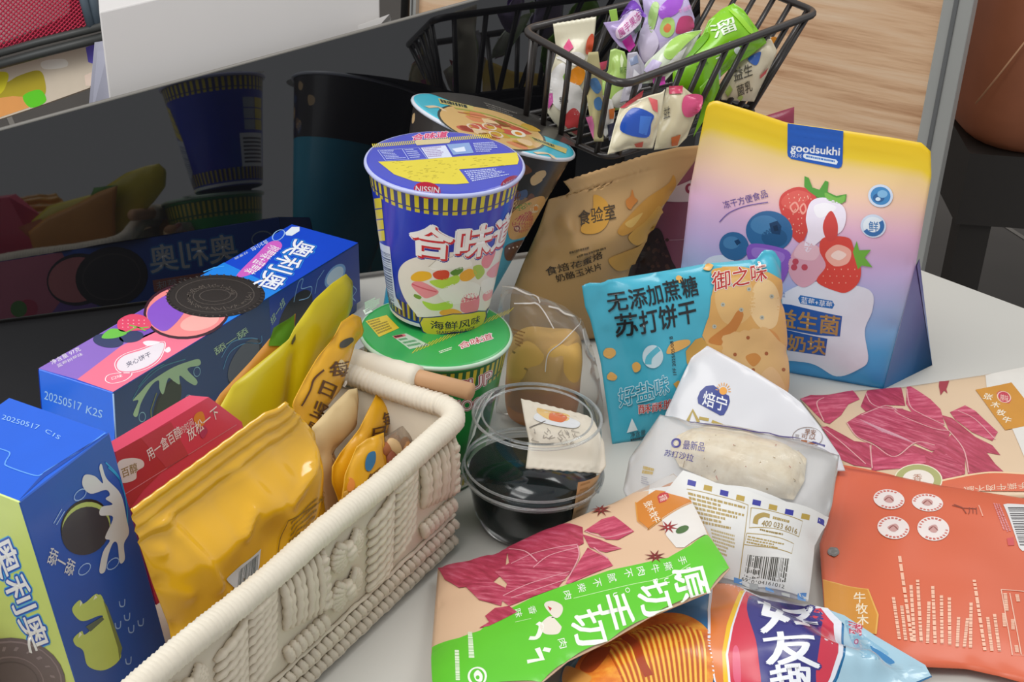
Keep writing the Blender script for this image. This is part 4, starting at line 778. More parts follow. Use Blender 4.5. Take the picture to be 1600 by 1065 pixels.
A.ell(zg(397, 588), (16.5, -2), (2, 18), '#cfe6ee', 3); A.line(zg((430, 545), (380, 590), (372, 628)), .004, '#58bcd2', 4, True)
A.text('好盐味', zg(225, 855), zg(485, 775), zg(215, 760), '#c9e8f0', 4, .06); A.text('好盐味', zg(225, 855), zg(485, 775), zg(215, 760), '#2c9cb8', 5, .015)
A.text('酥酥脆脆', zg(322, 886), zg(560, 836), zg(320, 838), '#eadfe0', 4, .05); A.text('酥酥脆脆', zg(322, 886), zg(560, 836), zg(320, 838), '#c23a34', 5, .012)
A.text('1FF 2025/05/08 B', zg(522, 682), zg(501, 482), zg(505, 684), '#2a2c2e', 5, .01); A.text('净含量', zg(282, 1012), zg(358, 992), zg(280, 984), '#2e3a40', 5); A.greek([zg(282, 1018), zg(362, 1000), zg(364, 1012), zg(284, 1030)], 1, '#2e3a40', 5, 2, .8); A.poly(zg((262, 985), (288, 908), (318, 970)), '#e8f2f4', 3); A.build()

# ---- white bread pack behind, with a blue logo
zh = Zm(960, 540, 2.661)
F = stand((1000, 735), (1320, 775), 48)
root = thing('bread_pack', 'white bread pack with a blue heart logo, lying behind the see-through bread pack', 'pack', onz(1160, 755))
pouch(root, F, [zh((335, 18), (352, 2), (388, 0), (560, 92), (720, 192), (776, 236)), zh((776, 236), (850, 330), (935, 452), (960, 520)), zh((150, 470), (550, 520), (960, 520)), zh((335, 18), (290, 110), (215, 275), (150, 470))], .006, .004, .03, pm('#dcdce0', .36, .03, 30, coat=.2), wr=.0015, wf=32, seed=4)
A = Art(F, 'logo', root, .4)
A.poly(zh((345, 218), (356, 190), (380, 168), (412, 164), (430, 178), (452, 196), (476, 208), (480, 232), (470, 262), (455, 288), (440, 290), (400, 268), (348, 240)), '#22388c', 2, False); A.ell(zh(452, 188), (6, 1), (-1, 6), '#eda43a', 3)
for k in range(9):
    t_ = math.radians(190 + k * 22); x_, y_ = zh(452, 188); A.line([(x_ + 8 * math.cos(t_), y_ + 8 * math.sin(t_)), (x_ + 12 * math.cos(t_), y_ + 13 * math.sin(t_))], .0006, '#e2a04a', 3)
A.text('焙宁', zh(364, 246), zh(462, 278), zh(374, 186), '#eef0f4', 4, .02); A.build()
A = Art(F, 'printed_marks', root, .4)
A.line(zh((305, 312), (325, 268), (350, 318)), .0022, '#b59a3a', 2); A.line(zh((352, 300), (392, 308)), .0022, '#b59a3a', 2); A.line(zh((405, 314), (450, 332)), .0022, '#b59a3a', 2); A.ring(zh(803, 380), (23, 3), (-4, 15), .0004, '#8c7c74', 2); A.text('早安', zh(790, 368), zh(836, 372), zh(793, 345), '#8c5a3a', 3, .01); A.text('可以', zh(775, 385), zh(835, 392), zh(778, 365), '#8c5a3a', 3); A.line(zh((775, 395), (800, 398), (800, 408), (840, 404)), .0016, '#a06038', 3); A.greek([zh(752, 368), zh(778, 372), zh(778, 398), zh(752, 394)], 4, '#a09490', 3); A.build()

# ---- see-through bread pack showing its back label
F = stand((1075, 905), (1262, 948), 71, .021, .019)
root = thing('bread_pack', 'see-through bread pack with barcode label between the green and orange pouches', 'pack', onz(1170, 925))
sides = [zh((190, 285), (330, 318), (640, 365), (935, 455)), zh((935, 455), (905, 660), (880, 742), (832, 830), (806, 1062)), zh((330, 960), (560, 1010), (806, 1062)), zh((190, 285), (62, 468), (36, 600), (120, 760), (330, 960))]
film = clear_mat('bread_film', (.95, .95, .96), .22, .20, (.82, .82, .84), .1); paper = pm('#d6d5d2', .36, .03, 30, coat=.2)
o = pouch(root, F, sides, .026, .002, .05, [paper, film], (64, 60), .0014, 40, seed=6, pw=.75, fold=((zh(250, 500), zh(880, 700), -.004, .006), (zh(200, 300), zh(900, 470), .003, .005)))
for p in o.data.polygons:
    if p.index < 2 * 64 * 60 and p.index % 2 == 0 and (p.index // 2) // 64 < 31: p.material_index = 1
hs = F.h
lf = thing('bread_roll', 'pale speckled bread inside the see-through pack with barcode label', 'bread', onz(1170, 850))
F2 = Plane(F.O + F.n * .001, F.a, F.b, True)
crumb = streak_mat('bread_crumb', '#d9c49c', '#ecdcb8', '#f3e8cc', (90, 90, 90), 0, .8)
pouch(lf, F2, [zh((262, 372), (330, 340), (480, 352), (620, 385), (770, 440), (800, 470)), zh((800, 470), (790, 560), (745, 640)), zh((270, 500), (400, 560), (560, 610), (745, 640)), zh((262, 372), (235, 430), (270, 500))], .0135, .001, .022, crumb, (40, 28), .002, 90, seed=8, pw=.5, name='crumb')
A = Art(F2, 'herb_flecks', lf, .7); R = random.Random(4)
for k in range(26): x_, y_ = R.uniform(280, 770), R.uniform(370, 600); A.line([zh(x_, y_), zh(x_ + R.uniform(-10, 10), y_ + R.uniform(-3, 10))], .0007, R.choice(('#a8873c', '#8c7a4a', '#b8642c')), 2)
A.build(); F.h = hs
A = Art(F, 'window_print', root, .35); A.ring(zh(256, 408), (6, 1), (-1, 6), .0014, '#3a3480', 2); A.text('最新品', zh(283, 432), zh(372, 443), zh(288, 396), '#3a3480', 2, .01); A.text('苏打沙拉', zh(205, 462), zh(325, 486), zh(212, 432), '#3a3480', 2, .01); A.line(zh((312, 332), (400, 340), (520, 356), (640, 382), (760, 405), (872, 434)), .0018, '#343070', 3, True); A.build()
A = Art(F, 'back_label', root, .4)
A.poly(zh((285, 520), (420, 570), (640, 640), (890, 718), (880, 748), (832, 832), (806, 1058), (560, 1006), (332, 955), (200, 840), (120, 755)), '#d9d8d4', 1)
for k in range(9):
    x_, y_ = 322 + k * 67.5, 568 + k * 20.5; A.poly(zh((x_ - 16, y_ - 10), (x_ + 18, y_ - 2), (x_ + 14, y_ + 20), (x_ - 20, y_ + 12)), '#2f3192' if k % 2 == 0 else '#b09440', 3)
A.greek([zh(305, 610), zh(548, 672), zh(530, 780), zh(330, 740)], 7, '#a58c4a', 3, 2, .6); A.line(zh((300, 598), (556, 664), (540, 800), (520, 960)), .0005, '#a58c4a', 3); A.line(zh((568, 675), (782, 735), (765, 800), (560, 758)), .0005, '#a58c4a', 3, closed=True); A.greek([zh(660, 712), zh(765, 742), zh(762, 754), zh(656, 725)], 1, '#a58c4a', 3, 3, .8)
A.text('400 033 6016', zh(610, 752), zh(757, 790), zh(615, 727), '#8d7430', 4, .012); A.greek([zh(605, 762), zh(750, 796), zh(748, 806), zh(604, 772)], 1, '#8d7430', 3, 4, .7); A.line(zh((585, 742), (592, 716), (620, 705), (645, 712)), .003, '#a58c4a', 4, True); A.line(zh((550, 780), (745, 828), (736, 868), (540, 825)), .0005, '#a58c4a', 3, closed=True); A.greek([zh(555, 790), zh(735, 832), zh(728, 862), zh(548, 822)], 3, '#a58c4a', 3, 5); A.greek([zh(400, 760), zh(510, 790), zh(500, 890), zh(420, 860)], 7, '#b5a270', 3, 6); A.greek([zh(120, 505), zh(185, 520), zh(180, 545), zh(112, 540)], 2, '#b59a54', 3, 7, .8); A.greek([zh(112, 548), zh(150, 556), zh(148, 590), zh(110, 580)], 4, '#9a98a0', 3, 8)
for k in range(5):
    x_, y_ = 515 + k * 66, 975 + k * 19; A.poly(zh((x_ - 16, y_ - 24), (x_ + 18, y_ - 14), (x_ + 14, y_ + 26), (x_ - 20, y_ + 16)), '#5a8cc4' if k % 2 == 0 else '#a8aaa8', 3)
A.build(); A = Art(F, 'barcode', root, .4); A.poly(zh((545, 855), (735, 882), (720, 1000), (528, 960)), '#dcdbd6', 2); A.barcode([zh(556, 862), zh(728, 888), zh(716, 976), zh(542, 945)], '#3c3a30', seed=3); A.text('6920104161012', zh(530, 962), zh(708, 996), zh(533, 948), '#3c3a30', 3); A.build()

# ---- jerky pouch with red meat picture (front), far right
zj = Zm(1240, 570, 4.444)
F = flat((1400, 660), .0016)
root = thing('jerky_pouch', 'beige jerky pouch picturing red meat strips, partly under the orange pouch', 'pouch', onz(1420, 680))
pouch(root, F, [zj((45, 232), (420, 178), (750, 155), (1320, 70), (2000, -60)), zj((2000, -60), (2150, 500), (2200, 900)), zj((420, 900), (1200, 930), (2200, 900)), zj((45, 232), (130, 340), (200, 430), (330, 660), (420, 900))], .003, .0006, .05, pm('#d9bd9c', .4, .03, 20, coat=.1), wr=.0009, wf=22, seed=9)
j1 = streak_mat('meat_a', '#8c2438', '#b8405c', '#d88494', (60, 420, 60), .5, .45); j2 = streak_mat('meat_b', '#932a3e', '#b23a54', '#c8607a', (50, 300, 50), .9, .45); j3 = streak_mat('meat_c', '#9a2c44', '#c04462', '#dc7c90', (55, 260, 55), -.2, .45)
A = Art(F, 'meat_picture', root, .4)
for pts, m_, ly in (([(45, 235), (120, 212), (240, 212), (410, 178), (458, 240), (380, 275), (330, 350), (250, 412), (210, 400)], j3, 2), ([(465, 290), (510, 180), (745, 158), (775, 285), (640, 280), (500, 325)], j2, 2), ([(780, 270), (785, 155), (810, 152), (950, 240), (1020, 310), (1050, 420), (960, 420), (820, 330)], j3, 3), ([(1085, 330), (1190, 282), (1260, 320), (1418, 468), (1380, 530), (1240, 470), (1120, 380)], j3, 3), ([(1030, 350), (1100, 370), (1260, 500), (1380, 560), (1436, 628), (1340, 610), (1400, 690), (1465, 750), (1210, 760), (1180, 600), (1080, 460)], j2, 2), ([(190, 430), (230, 430), (420, 530), (535, 545), (540, 715), (420, 700), (330, 660)], j2, 2), ([(365, 405), (470, 340), (620, 285), (760, 310), (1000, 390), (1085, 470), (1060, 560), (960, 600), (840, 545), (700, 640), (540, 540), (440, 500)], j1, 4), ([(540, 640), (700, 645), (820, 610), (910, 620), (920, 680), (760, 720), (560, 735)], j3, 3), ([(960, 640), (1060, 620), (1170, 700), (1165, 770), (1030, 790), (930, 700)], j1, 3), ([(540, 545), (700, 640), (830, 560), (960, 610), (1100, 480), (1190, 600), (1190, 760), (1040, 800), (900, 700), (540, 740)], j2, 2)):
    A.poly(zj(pts), m_, ly)
for pts in ([(210, 395), (160, 270), (210, 230)], [(500, 200), (540, 270), (620, 300), (760, 305)], [(785, 170), (810, 290), (900, 350), (1050, 420)], [(370, 405), (440, 500), (560, 560), (700, 640), (850, 540), (980, 560)], [(700, 320), (760, 360), (960, 440), (1080, 460)], [(1140, 320), (1260, 380), (1400, 520)], [(200, 440), (330, 540), (500, 690)], [(1080, 460), (1180, 590), (1215, 750)], [(530, 560), (545, 720)], [(470, 350), (640, 285), (720, 320)]): A.line(zj(pts), .0009, '#dca0a0', 6, True)
for k in range(12): A.line(zj((460 + k * 22, 380 + k * 9), (620 + k * 20, 470 + k * 7)), .0005, '#d49aa6', 6)
A.poly(zj((1010, 118), (1080, 113), (1060, 170), (1068, 200), (1045, 180), (1020, 212), (1008, 150)), '#a03040', 3); A.build()
A = Art(F, 'orange_print', root, .4)
A.poly(zj((320, 690), (700, 770), (1030, 805), (1200, 772), (1380, 752), (1480, 750), (1620, 762), (2150, 800), (2190, 890), (430, 890)), '#d0603a', 4); A.line(zj((1000, 812), (1100, 790), (1260, 760), (1400, 748), (1600, 758)), .0018, '#e6c49a', 5, True)
A.ell(zj(865, 800), (37, 6), (-8, 24), '#e6dcc0', 7); A.ell(zj(865, 800), (35, 6), (-8, 22.5), '#a8a86a', 8); A.ell(zj(865, 800), (24, 4), (-5, 15), '#e6dcd0', 9); A.text('香', zj(825, 812), zj(890, 815), zj(828, 760), '#a86a4a', 10)
A.poly(zj((1340, 160), (1330, 75), (2000, -60), (2080, 260), (1600, 640), (1520, 450)), '#dedad2', 3); A.poly(zj((1262, 175), (1512, 124), (1640, 290), (1640, 420), (1468, 455)), '#c98a2a', 5); A.poly(zj((1408, 200), (1430, 182), (1480, 190), (1512, 245), (1495, 270), (1440, 262)), '#c03a4c', 6); A.ring(zj(1460, 226), (10, 3), (-2, 8), .0008, '#ecc8b8', 7); A.text('辣味', zj(1432, 250), zj(1490, 262), zj(1435, 205), '#ecc8b8', 7)
for ch, q in zip('张木牧牛', ((1350, 225), (1400, 280), (1440, 335), (1480, 385))): A.text(ch, zj(q[0] - 38, q[1] + 12), zj(q[0] + 22, q[1] + 24), zj(q[0] - 20, q[1] - 26), '#ece2cc', 7, .02)
A.text('手撕牛肉不腻', zj(1620, 818), zj(1180, 850), zj(1625, 860), '#e8cdb4', 6); A.build()

# ---- orange pouch showing its back, overlapping the meat pouch
zo = Zm(1270, 720, 3.088)
F = flat((1430, 880), .0066)
root = thing('jerky_pouch', 'orange pouch lying back side up with four round white badges', 'pouch', onz(1450, 900))
pouch(root, F, [zo((125, 25), (400, 72), (620, 118), (1130, 196)), zo((1130, 196), (1150, 700), (1170, 1110)), zo((70, 905), (320, 955), (520, 990), (740, 1000), (900, 1035), (1170, 1110)), zo((125, 25), (70, 290), (32, 400), (45, 580), (70, 905))], .006, .0008, .05, pm('#d2623f', .38, .03, 16, coat=.1), wr=.002, wf=20, seed=10, seals=((3, .012),))
A = Art(F, 'round_badge', root, .4)
for q, rx, ry in (((367, 187), 75, 47), ((553, 202), 75, 42), ((388, 324), 77, 54), ((581, 328), 77, 58)):
    x_, y_ = zo(*q); a_, b_ = np.array((rx / 3.088, 3)), np.array((-2, ry / 3.088)); A.ell((x_, y_), a_, b_, '#e9ddd8', 2)
    for k in range(22):
        t_ = k * .2856
        if k % 11 < 8: A.line([(x_ + (a_[0] * math.cos(t_) + b_[0] * math.sin(t_)) * r_, y_ + (a_[1] * math.cos(t_) + b_[1] * math.sin(t_)) * r_) for r_ in (.76, .92)], .0016, '#c8685a', 3)
    A.poly([(x_ + 9 * math.cos(j * 1.05) * (.7 + .4 * ((j * 7 + q[0]) % 5) / 5), y_ + 7 * math.sin(j * 1.05) * (.7 + .4 * ((j * 3 + q[1]) % 4) / 4)) for j in range(6)], '#c89a94', 4, True); A.line([(x_ - 7, y_ + 2), (x_, y_ - 3), (x_ + 7, y_ + 3)], .0008, '#8c4a44', 5, True)
A.build()
A = Art(F, 'small_print', root, .4)
for k, (a_, b_, c_, d_) in enumerate([(380, 660, 410, 865), (420, 700, 440, 868), (410, 460, 470, 870), (465, 600, 482, 872), (497, 575, 515, 875), (552, 680, 545, 880), (570, 605, 582, 880), (612, 650, 615, 885), (650, 660, 652, 890), (695, 755, 688, 900), (738, 760, 722, 900), (755, 685, 752, 903), (770, 575, 822, 915), (835, 755, 856, 918), (868, 740, 892, 920)]):
    A.greek([zo(a_, b_), zo(a_ + 22, b_), zo(c_ + 22, d_), zo(c_, d_)], 1, '#eab89c', 3, k + 3, .72, (1, 1), True)
A.line(zo((908, 622), (1100, 640)), .0006, '#e8bfa8', 3); A.line(zo((908, 622), (962, 938), (1100, 948)), .0006, '#e8bfa8', 3); A.line(zo((950, 640), (1005, 935)), .0006, '#e8bfa8', 3)
for q in ((918, 640, 945, 725), (912, 735, 935, 800), (955, 765, 975, 815), (972, 890, 995, 925), (975, 645, 1000, 680)): A.greek([zo(q[0], q[1]), zo(q[0] + 22, q[1]), zo(q[2] + 4, q[3]), zo(q[2] - 18, q[3])], 1, '#eab89c', 3, q[0], .8, (1, 1), True)
A.greek([zo(870, 205), zo(905, 210), zo(965, 350), zo(925, 350)], 3, '#d88a8c', 3, 9, .6, (.8, 1), True); A.poly(zo((935, 375), (968, 368), (972, 408), (942, 410)), '#c84a4c', 3); A.line(zo((672, 215), (720, 228), (790, 232)), .0008, '#8c4030', 3); A.line(zo((680, 210), (720, 225), (740, 255)), .0008, '#8c4030', 3); A.line(zo((800, 215), (820, 268)), .0008, '#e8a890', 3); A.text('川', zo(748, 258), zo(792, 258), zo(746, 225), '#8c4030', 3); A.build()
A = Art(F, 'barcode', root, .4); A.poly(zo((918, 212), (940, 208), (1130, 232), (1130, 450), (1010, 435), (995, 420)), '#dcdad8', 2); A.barcode([zo(940, 225), zo(1130, 240), zo(1130, 430), zo(1000, 412)], '#4a4648', 16, 3, 6, True); A.build()
A = Art(F, 'brand_tab', root, .4); A.poly(zo((48, 575), (265, 622), (313, 745), (303, 838), (62, 790)), '#cf8c30', 2); A.line(zo((48, 575), (265, 622), (313, 745), (303, 838)), .001, '#dfaa52', 3)
for ch, q in zip('牛牧木', ((225, 662), (236, 716), (240, 770))): A.text(ch, zo(q[0] - 28, q[1] + 24), zo(q[0] + 28, q[1] + 24), zo(q[0] - 28, q[1] - 26), '#eee0c4', 4, .02)
A.build()
A = Art(F, 'hang_hole', root, .6); A.ell(zo(99, 440), (9, 2), (-2, 7), '#7c7a76', 3); A.ell(zo(97, 437), (7.5, 2), (-2, 5), '#8f8d88', 4); A.build()

# ---- chips bag in front
zc = Zm(880, 900, 2.7586)
F = flat((1160, 1010), .014)
root = thing('chips_bag', 'puffy blue chips bag with ridged chips and a red panel at the front edge', 'bag', onz(1150, 1040))
pouch(root, F, [zc((380, 95), (640, 58), (830, 88), (1140, 140)), zc((1140, 140), (1220, 175), (1350, 262), (1560, 385), (1590, 432), (1500, 470), (1420, 640)), zc((-80, 700), (600, 720), (1420, 640)), zc((380, 95), (150, 230), (0, 380), (-80, 700))], .026, .012, .06, pm('#2a7cb4', .2, coat=.6), (64, 56), .003, 30, seed=12, seals=((1, .014),), fold=((zc(1210, 200), zc(1330, 420), .004, .006), (zc(1300, 270), zc(1480, 430), -.004, .006), (zc(1250, 420), zc(1560, 420), .005, .008)))
A = Art(F, 'chips_picture', root, .26, .4)
chip = streak_mat('chip', '#b8521e', '#e0802c', '#f2b648', (60, 60, 60), 0, .4)
A.poly(zc((60, 380), (140, 300), (260, 215), (420, 165), (540, 175), (625, 235), (655, 340), (648, 430), (600, 520), (200, 560), (60, 460)), chip, 2, True)
for k in range(34):
    t_ = k / 33; A.line(zc((110 + 480 * t_, 330 - 190 * math.sin(t_ * 2.2) * .8 + 30), (190 + 420 * t_, 330 - 70 * math.sin(t_ * 3)), (290 + 330 * t_, 520)), .0011, '#eec04c' if k % 2 else '#b8561e', 3, True)
A.line(zc((260, 260), (310, 300), (340, 380), (370, 430)), .005, '#a8441e', 4, True); A.poly(zc((70, 400), (120, 330), (200, 310), (180, 360), (120, 420)), '#a84a20', 4, True); A.poly(zc((0, 420), (30, 400), (120, 440), (80, 480), (0, 480)), '#d99a4c', 4, True); A.build()
A = Art(F, 'red_panel', root, .26, .4)
A.poly(zc((628, 55), (790, 80), (1140, 140), (1200, 200), (1205, 340), (1170, 440), (1100, 560), (720, 560), (650, 440), (622, 300), (622, 150)), '#e4e6ee', 2); A.poly(zc((640, 68), (775, 86), (720, 220), (690, 340), (705, 460), (740, 560), (690, 560), (655, 430), (634, 300), (634, 150)), '#dd7a34', 3); A.poly(zc((760, 88), (780, 90), (722, 225), (700, 340), (712, 450), (735, 540), (715, 545), (690, 440), (684, 330), (705, 210)), '#eec022', 4)
A.poly(zc((785, 92), (1110, 142), (1165, 210), (1185, 330), (1150, 440), (1085, 560), (745, 560), (722, 450), (710, 340), (732, 220)), '#cf2a44', 5); A.poly(zc((730, 330), (745, 300), (760, 340), (765, 460), (735, 440)), '#dc5a78', 6, True); A.poly(zc((790, 130), (860, 110), (1100, 150), (1110, 240), (1090, 400), (1070, 560), (880, 560), (850, 420), (830, 280)), '#2c2a7c', 6, True); A.build()
A = Art(F, 'lettering', root, .26, .4)
for ch, (x0, y0, x1, y1) in zip('好友趣', ((825, 118, 1115, 250), (850, 252, 1105, 388), (880, 394, 1090, 540))):
    for wgt, c, ly in ((.07, '#2a2878', 8), (.03, '#eef0f4', 10)): A.text(ch, zc(x0 + 30, y1), zc(x1, y1 + 12), zc(x0, y0), c, ly, wgt)
A.build()
A = Art(F, 'silver_end', root, .24, .5); A.poly(zc((1150, 148), (1210, 170), (1350, 262), (1560, 385), (1585, 430), (1500, 465), (1400, 600), (1120, 570), (1185, 440), (1215, 340), (1210, 210)), '#a3c6d6', 1); A.poly(zc((1215, 190), (1300, 260), (1400, 340), (1330, 380), (1260, 320)), '#86b4cc', 2, True); A.poly(zc((1228, 195), (1290, 215), (1285, 262), (1232, 250)), '#c2405a', 3); A.text('食品', zc(1234, 246), zc(1284, 256), zc(1236, 206), '#e0c4cc', 4, .02); A.ell(zc(1262, 287), (3.4, 0), (0, 4), '#b04a78', 3); A.ell(zc(1262, 287), (2, 0), (0, 2.4), '#d6c4d6', 4); A.build()

# ---- green jerky pouch lying across
zk = Zm(670, 730, 3.179)
a0, a1, a2 = onz(684, 887, .008), onz(676, 1075, .020), onz(1110, 810, .058)
F = Plane(a0, a2 - a0, a0 - a1, True)
root = thing('jerky_pouch', 'lime green and beige jerky pouch lying across the front beside the woven basket', 'pouch', onz(880, 950))
pouch(root, F, [zk((45, 500), (340, 432), (640, 290), (920, 175), (1215, 30)), zk((1215, 30), (1250, 60), (1390, 330), (1496, 500)), zk((20, 1110), (560, 1070), (690, 962), (900, 860), (1100, 742), (1390, 620), (1496, 500)), zk((45, 500), (30, 700), (12, 920), (20, 1110))], .007, .001, .04, pm('#dcb998', .4, .03, 20, coat=.1), (72, 44), .0014, 28, seed=14)
A = Art(F, 'green_print', root, .38, .1)
A.poly(zk((1386, 340), (1300, 390), (1190, 450), (1060, 478), (900, 512), (760, 560), (640, 600), (520, 645), (430, 690), (360, 725), (300, 775), (255, 812), (150, 850), (18, 900), (14, 930), (22, 1105), (560, 1066), (690, 960), (900, 858), (1100, 740), (1388, 618), (1492, 500)), '#5fc32c', 2)
A.poly(zk((1385, 336), (1320, 200), (1250, 62), (1214, 36), (1100, 92), (1090, 150), (1150, 230), (1180, 340), (1230, 400), (1270, 400)), '#e2ddd6', 1); A.poly(zk((1030, 180), (1248, 72), (1308, 180), (1090, 305), (1042, 265)), '#cf7f2c', 3); A.line(zk((1028, 175), (1038, 268), (1088, 312), (1310, 184)), .0008, '#d8953f', 4); A.poly(zk((1135, 148), (1150, 133), (1185, 122), (1196, 150), (1178, 172), (1145, 182)), '#c0393c', 4); A.text('辣味', zk(1150, 176), zk(1140, 150), zk(1192, 160), '#f0d0c4', 5, .01)
for ch, q in zip('张木牧牛', ((1080, 190), (1095, 215), (1108, 243), (1120, 268))): A.text(ch, zk(q[0] - 14, q[1] - 10), zk(q[0] - 4, q[1] + 14), zk(q[0] + 26, q[1] - 24), '#f0e2cc', 5, .02)
A.ell(zk(1260, 312), (10, -4), (2, 5), '#4c6c3c', 4); A.line(zk((720, 652), (1000, 585), (1180, 548), (1300, 482)), .0005, '#c4e6a8', 3, True); A.line(zk((430, 770), (510, 752)), .0005, '#c4e6a8', 3); A.build()
A = Art(F, 'meat_picture', root, .4)
for pts, m_, ly in (([(45, 500), (200, 470), (330, 432), (400, 400), (380, 520), (300, 590), (150, 600), (80, 560)], j2, 2), ([(250, 800), (300, 770), (280, 740), (330, 700), (400, 690), (440, 720), (300, 790)], j2, 5), ([(390, 405), (470, 365), (640, 290), (700, 282), (765, 300), (770, 380), (640, 440), (480, 500), (400, 480)], j2, 3), ([(360, 660), (390, 580), (330, 520), (410, 470), (560, 420), (740, 380), (750, 440), (700, 530), (640, 600), (500, 650), (400, 690)], j1, 4), ([(770, 320), (860, 260), (920, 244), (1020, 320), (940, 362), (880, 360), (840, 330)], j3, 5), ([(765, 335), (850, 360), (960, 405), (880, 425), (800, 400)], j1, 4), ([(680, 580), (740, 480), (790, 400), (890, 455), (915, 490), (800, 535), (700, 580)], j3, 4), ([(150, 560), (300, 560), (380, 600), (360, 690), (250, 660)], j1, 5)): A.poly(zk(pts), m_, ly)
for pts in ([(410, 480), (520, 430), (640, 400), (740, 385)], [(520, 500), (600, 440), (740, 400)], [(370, 640), (500, 580), (700, 520)], [(740, 390), (745, 450), (690, 560)], [(780, 320), (880, 350), (1010, 320)], [(540, 470), (480, 420), (400, 410)], [(410, 650), (560, 600), (680, 560)], [(820, 400), (890, 456)]): A.line(zk(pts), .0008, '#dc98a2', 7, True)
for q in ((855, 215), (1190, 300), (1125, 445)):
    x_, y_ = zk(*q)
    for k in range(8):
        t_ = k * .785 + .3; A.poly([(x_ + 3 * math.cos(t_ - .9), y_ + 2 * math.sin(t_ - .9)), (x_ + 18 * math.cos(t_), y_ + 11 * math.sin(t_)), (x_ + 3 * math.cos(t_ + .9), y_ + 2 * math.sin(t_ + .9))], '#7c2a2a' if q[0] != 1190 else '#962c2c', 6 + k % 2)
A.build()
A = Art(F, 'lettering', root, .38, .1)
def rot_text(s_, pts, sz, wgt, ly=4, c='#eef0e6'):
    for ch, (x_, y_) in zip(s_, pts): A.text(ch, zk(x_ - sz * .5, y_ - sz * .55), zk(x_ - sz * .2, y_ + sz * .55), zk(x_ + sz * .5, y_ - sz * .8), c, ly, wgt)
rot_text('原切手切', ((1280, 600), (1100, 672), (905, 735), (770, 815)), 150, .025); rot_text('肉', ((660, 880),), 40, 0.0)
for ch, q in zip('手撕牛肉不腻不柴', ((1255, 470), (1185, 498), (1120, 510), (1050, 522), (985, 532), (905, 555), (830, 580), (755, 605))): rot_text(ch, (q,), 38, .0)
for ch, q in zip('肉香味', ((685, 640), (510, 715), (440, 730))): rot_text(ch, (q,), 36, .0)
A.poly(zk((575, 690), (610, 665), (660, 685), (665, 720), (640, 750), (600, 742), (560, 775), (555, 800), (580, 830), (640, 830), (660, 800), (650, 780)), '#e4dccc', 4, True); A.poly(zk((590, 690), (612, 702), (604, 716)), '#c03a44', 5); A.line(zk((540, 775), (560, 790), (540, 845), (500, 850)), .003, '#e9ecdf', 4, True); A.line(zk((570, 905), (605, 912)), .003, '#e9ecdf', 4); A.line(zk((540, 900), (565, 955), (490, 968)), .003, '#e9ecdf', 4)
for ch, q in zip('NIUROU', ((1290, 515), (1240, 540), (1180, 568), (1125, 572), (985, 615), (925, 640))): rot_text(ch, (q,), 22, .0)
A.greek([zk(195, 820), zk(225, 820), zk(240, 950), zk(200, 950)], 1, '#dfeecf', 4, 4, .7, (1, 1), True); A.greek([zk(130, 910), zk(160, 910), zk(165, 1060), zk(135, 1060)], 1, '#dfeecf', 4, 5, .7, (1, 1), True); A.ring(zk(242, 1040), (13, 3), (-3, 13), .0012, '#eef0e6', 4); A.poly(zk((225, 1030), (245, 1010), (268, 1035), (262, 1065), (235, 1060)), '#eef0e6', 4, True); A.ell(zk(244, 1046), (3, 0), (0, 3), '#5fc32c', 5); A.build()
# ================================================================ behind the cups: kraft pouch, maroon pouch, bread in a bag
zq = Zm(790, 180, 3.551)
F = stand((790, 548), (965, 526), 6)
root = thing('snack_pouch', 'kraft paper snack pouch with crimped top beside the tall turquoise tub', 'pouch', onz(880, 540))
kraft = ramp_mat('kraft_paper', [(0, '#a88452'), (.35, '#b8915c'), (.7, '#c9a068'), (1, '#d2a872')], 1, .45, .1)  # darker toward the foot: shade put into the kraft colour
tz = zig((880, 283), (1015, 240), 26, 1.1)
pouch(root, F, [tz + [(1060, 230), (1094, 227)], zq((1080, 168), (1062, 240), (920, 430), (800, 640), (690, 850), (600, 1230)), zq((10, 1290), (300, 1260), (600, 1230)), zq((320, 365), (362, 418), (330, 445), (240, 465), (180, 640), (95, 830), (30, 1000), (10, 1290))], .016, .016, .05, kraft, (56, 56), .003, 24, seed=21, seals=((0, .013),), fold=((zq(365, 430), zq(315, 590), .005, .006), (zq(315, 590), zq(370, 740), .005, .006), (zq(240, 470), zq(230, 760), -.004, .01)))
A = Art(F, 'corn_picture', root, .45)
for pts, c, ly in (([(620, 640), (680, 560), (780, 460), (900, 380), (930, 330), (940, 400), (850, 520), (760, 600), (660, 665)], '#d0953c', 2), ([(680, 670), (780, 580), (850, 500), (860, 560), (790, 660), (730, 720)], '#dca548', 3), ([(570, 800), (650, 760), (740, 720), (780, 660), (760, 740), (700, 830), (620, 860)], '#cf9a44', 2), ([(660, 600), (700, 570), (760, 540), (700, 620)], '#e2b660', 4), ([(665, 470), (690, 445), (700, 410), (712, 450), (730, 470), (705, 500), (690, 520), (670, 505)], '#cf7f30', 3), ([(490, 440), (560, 480), (570, 580), (520, 645), (440, 655), (415, 620), (480, 520)], '#dba03a', 2)): A.poly(zq(pts), c, ly, True)
A.build(); A = Art(F, 'lettering', root, .45)
A.text('食验室', zq(405, 612), zq(610, 570), zq(400, 530), '#4a3a26', 4, .015); A.text('食焙花蜜烙', zq(228, 890), zq(540, 790), zq(215, 845), '#33281c', 4, .01); A.text('奶酪玉米片', zq(285, 925), zq(535, 850), zq(270, 885), '#33281c', 4, .01); A.greek([zq(350, 755), zq(520, 710), zq(522, 722), zq(352, 770)], 1, '#6a5434', 3, 3, .8); A.greek([zq(390, 778), zq(640, 705), zq(642, 718), zq(392, 792)], 1, '#6a5434', 3, 4, .8); A.build()

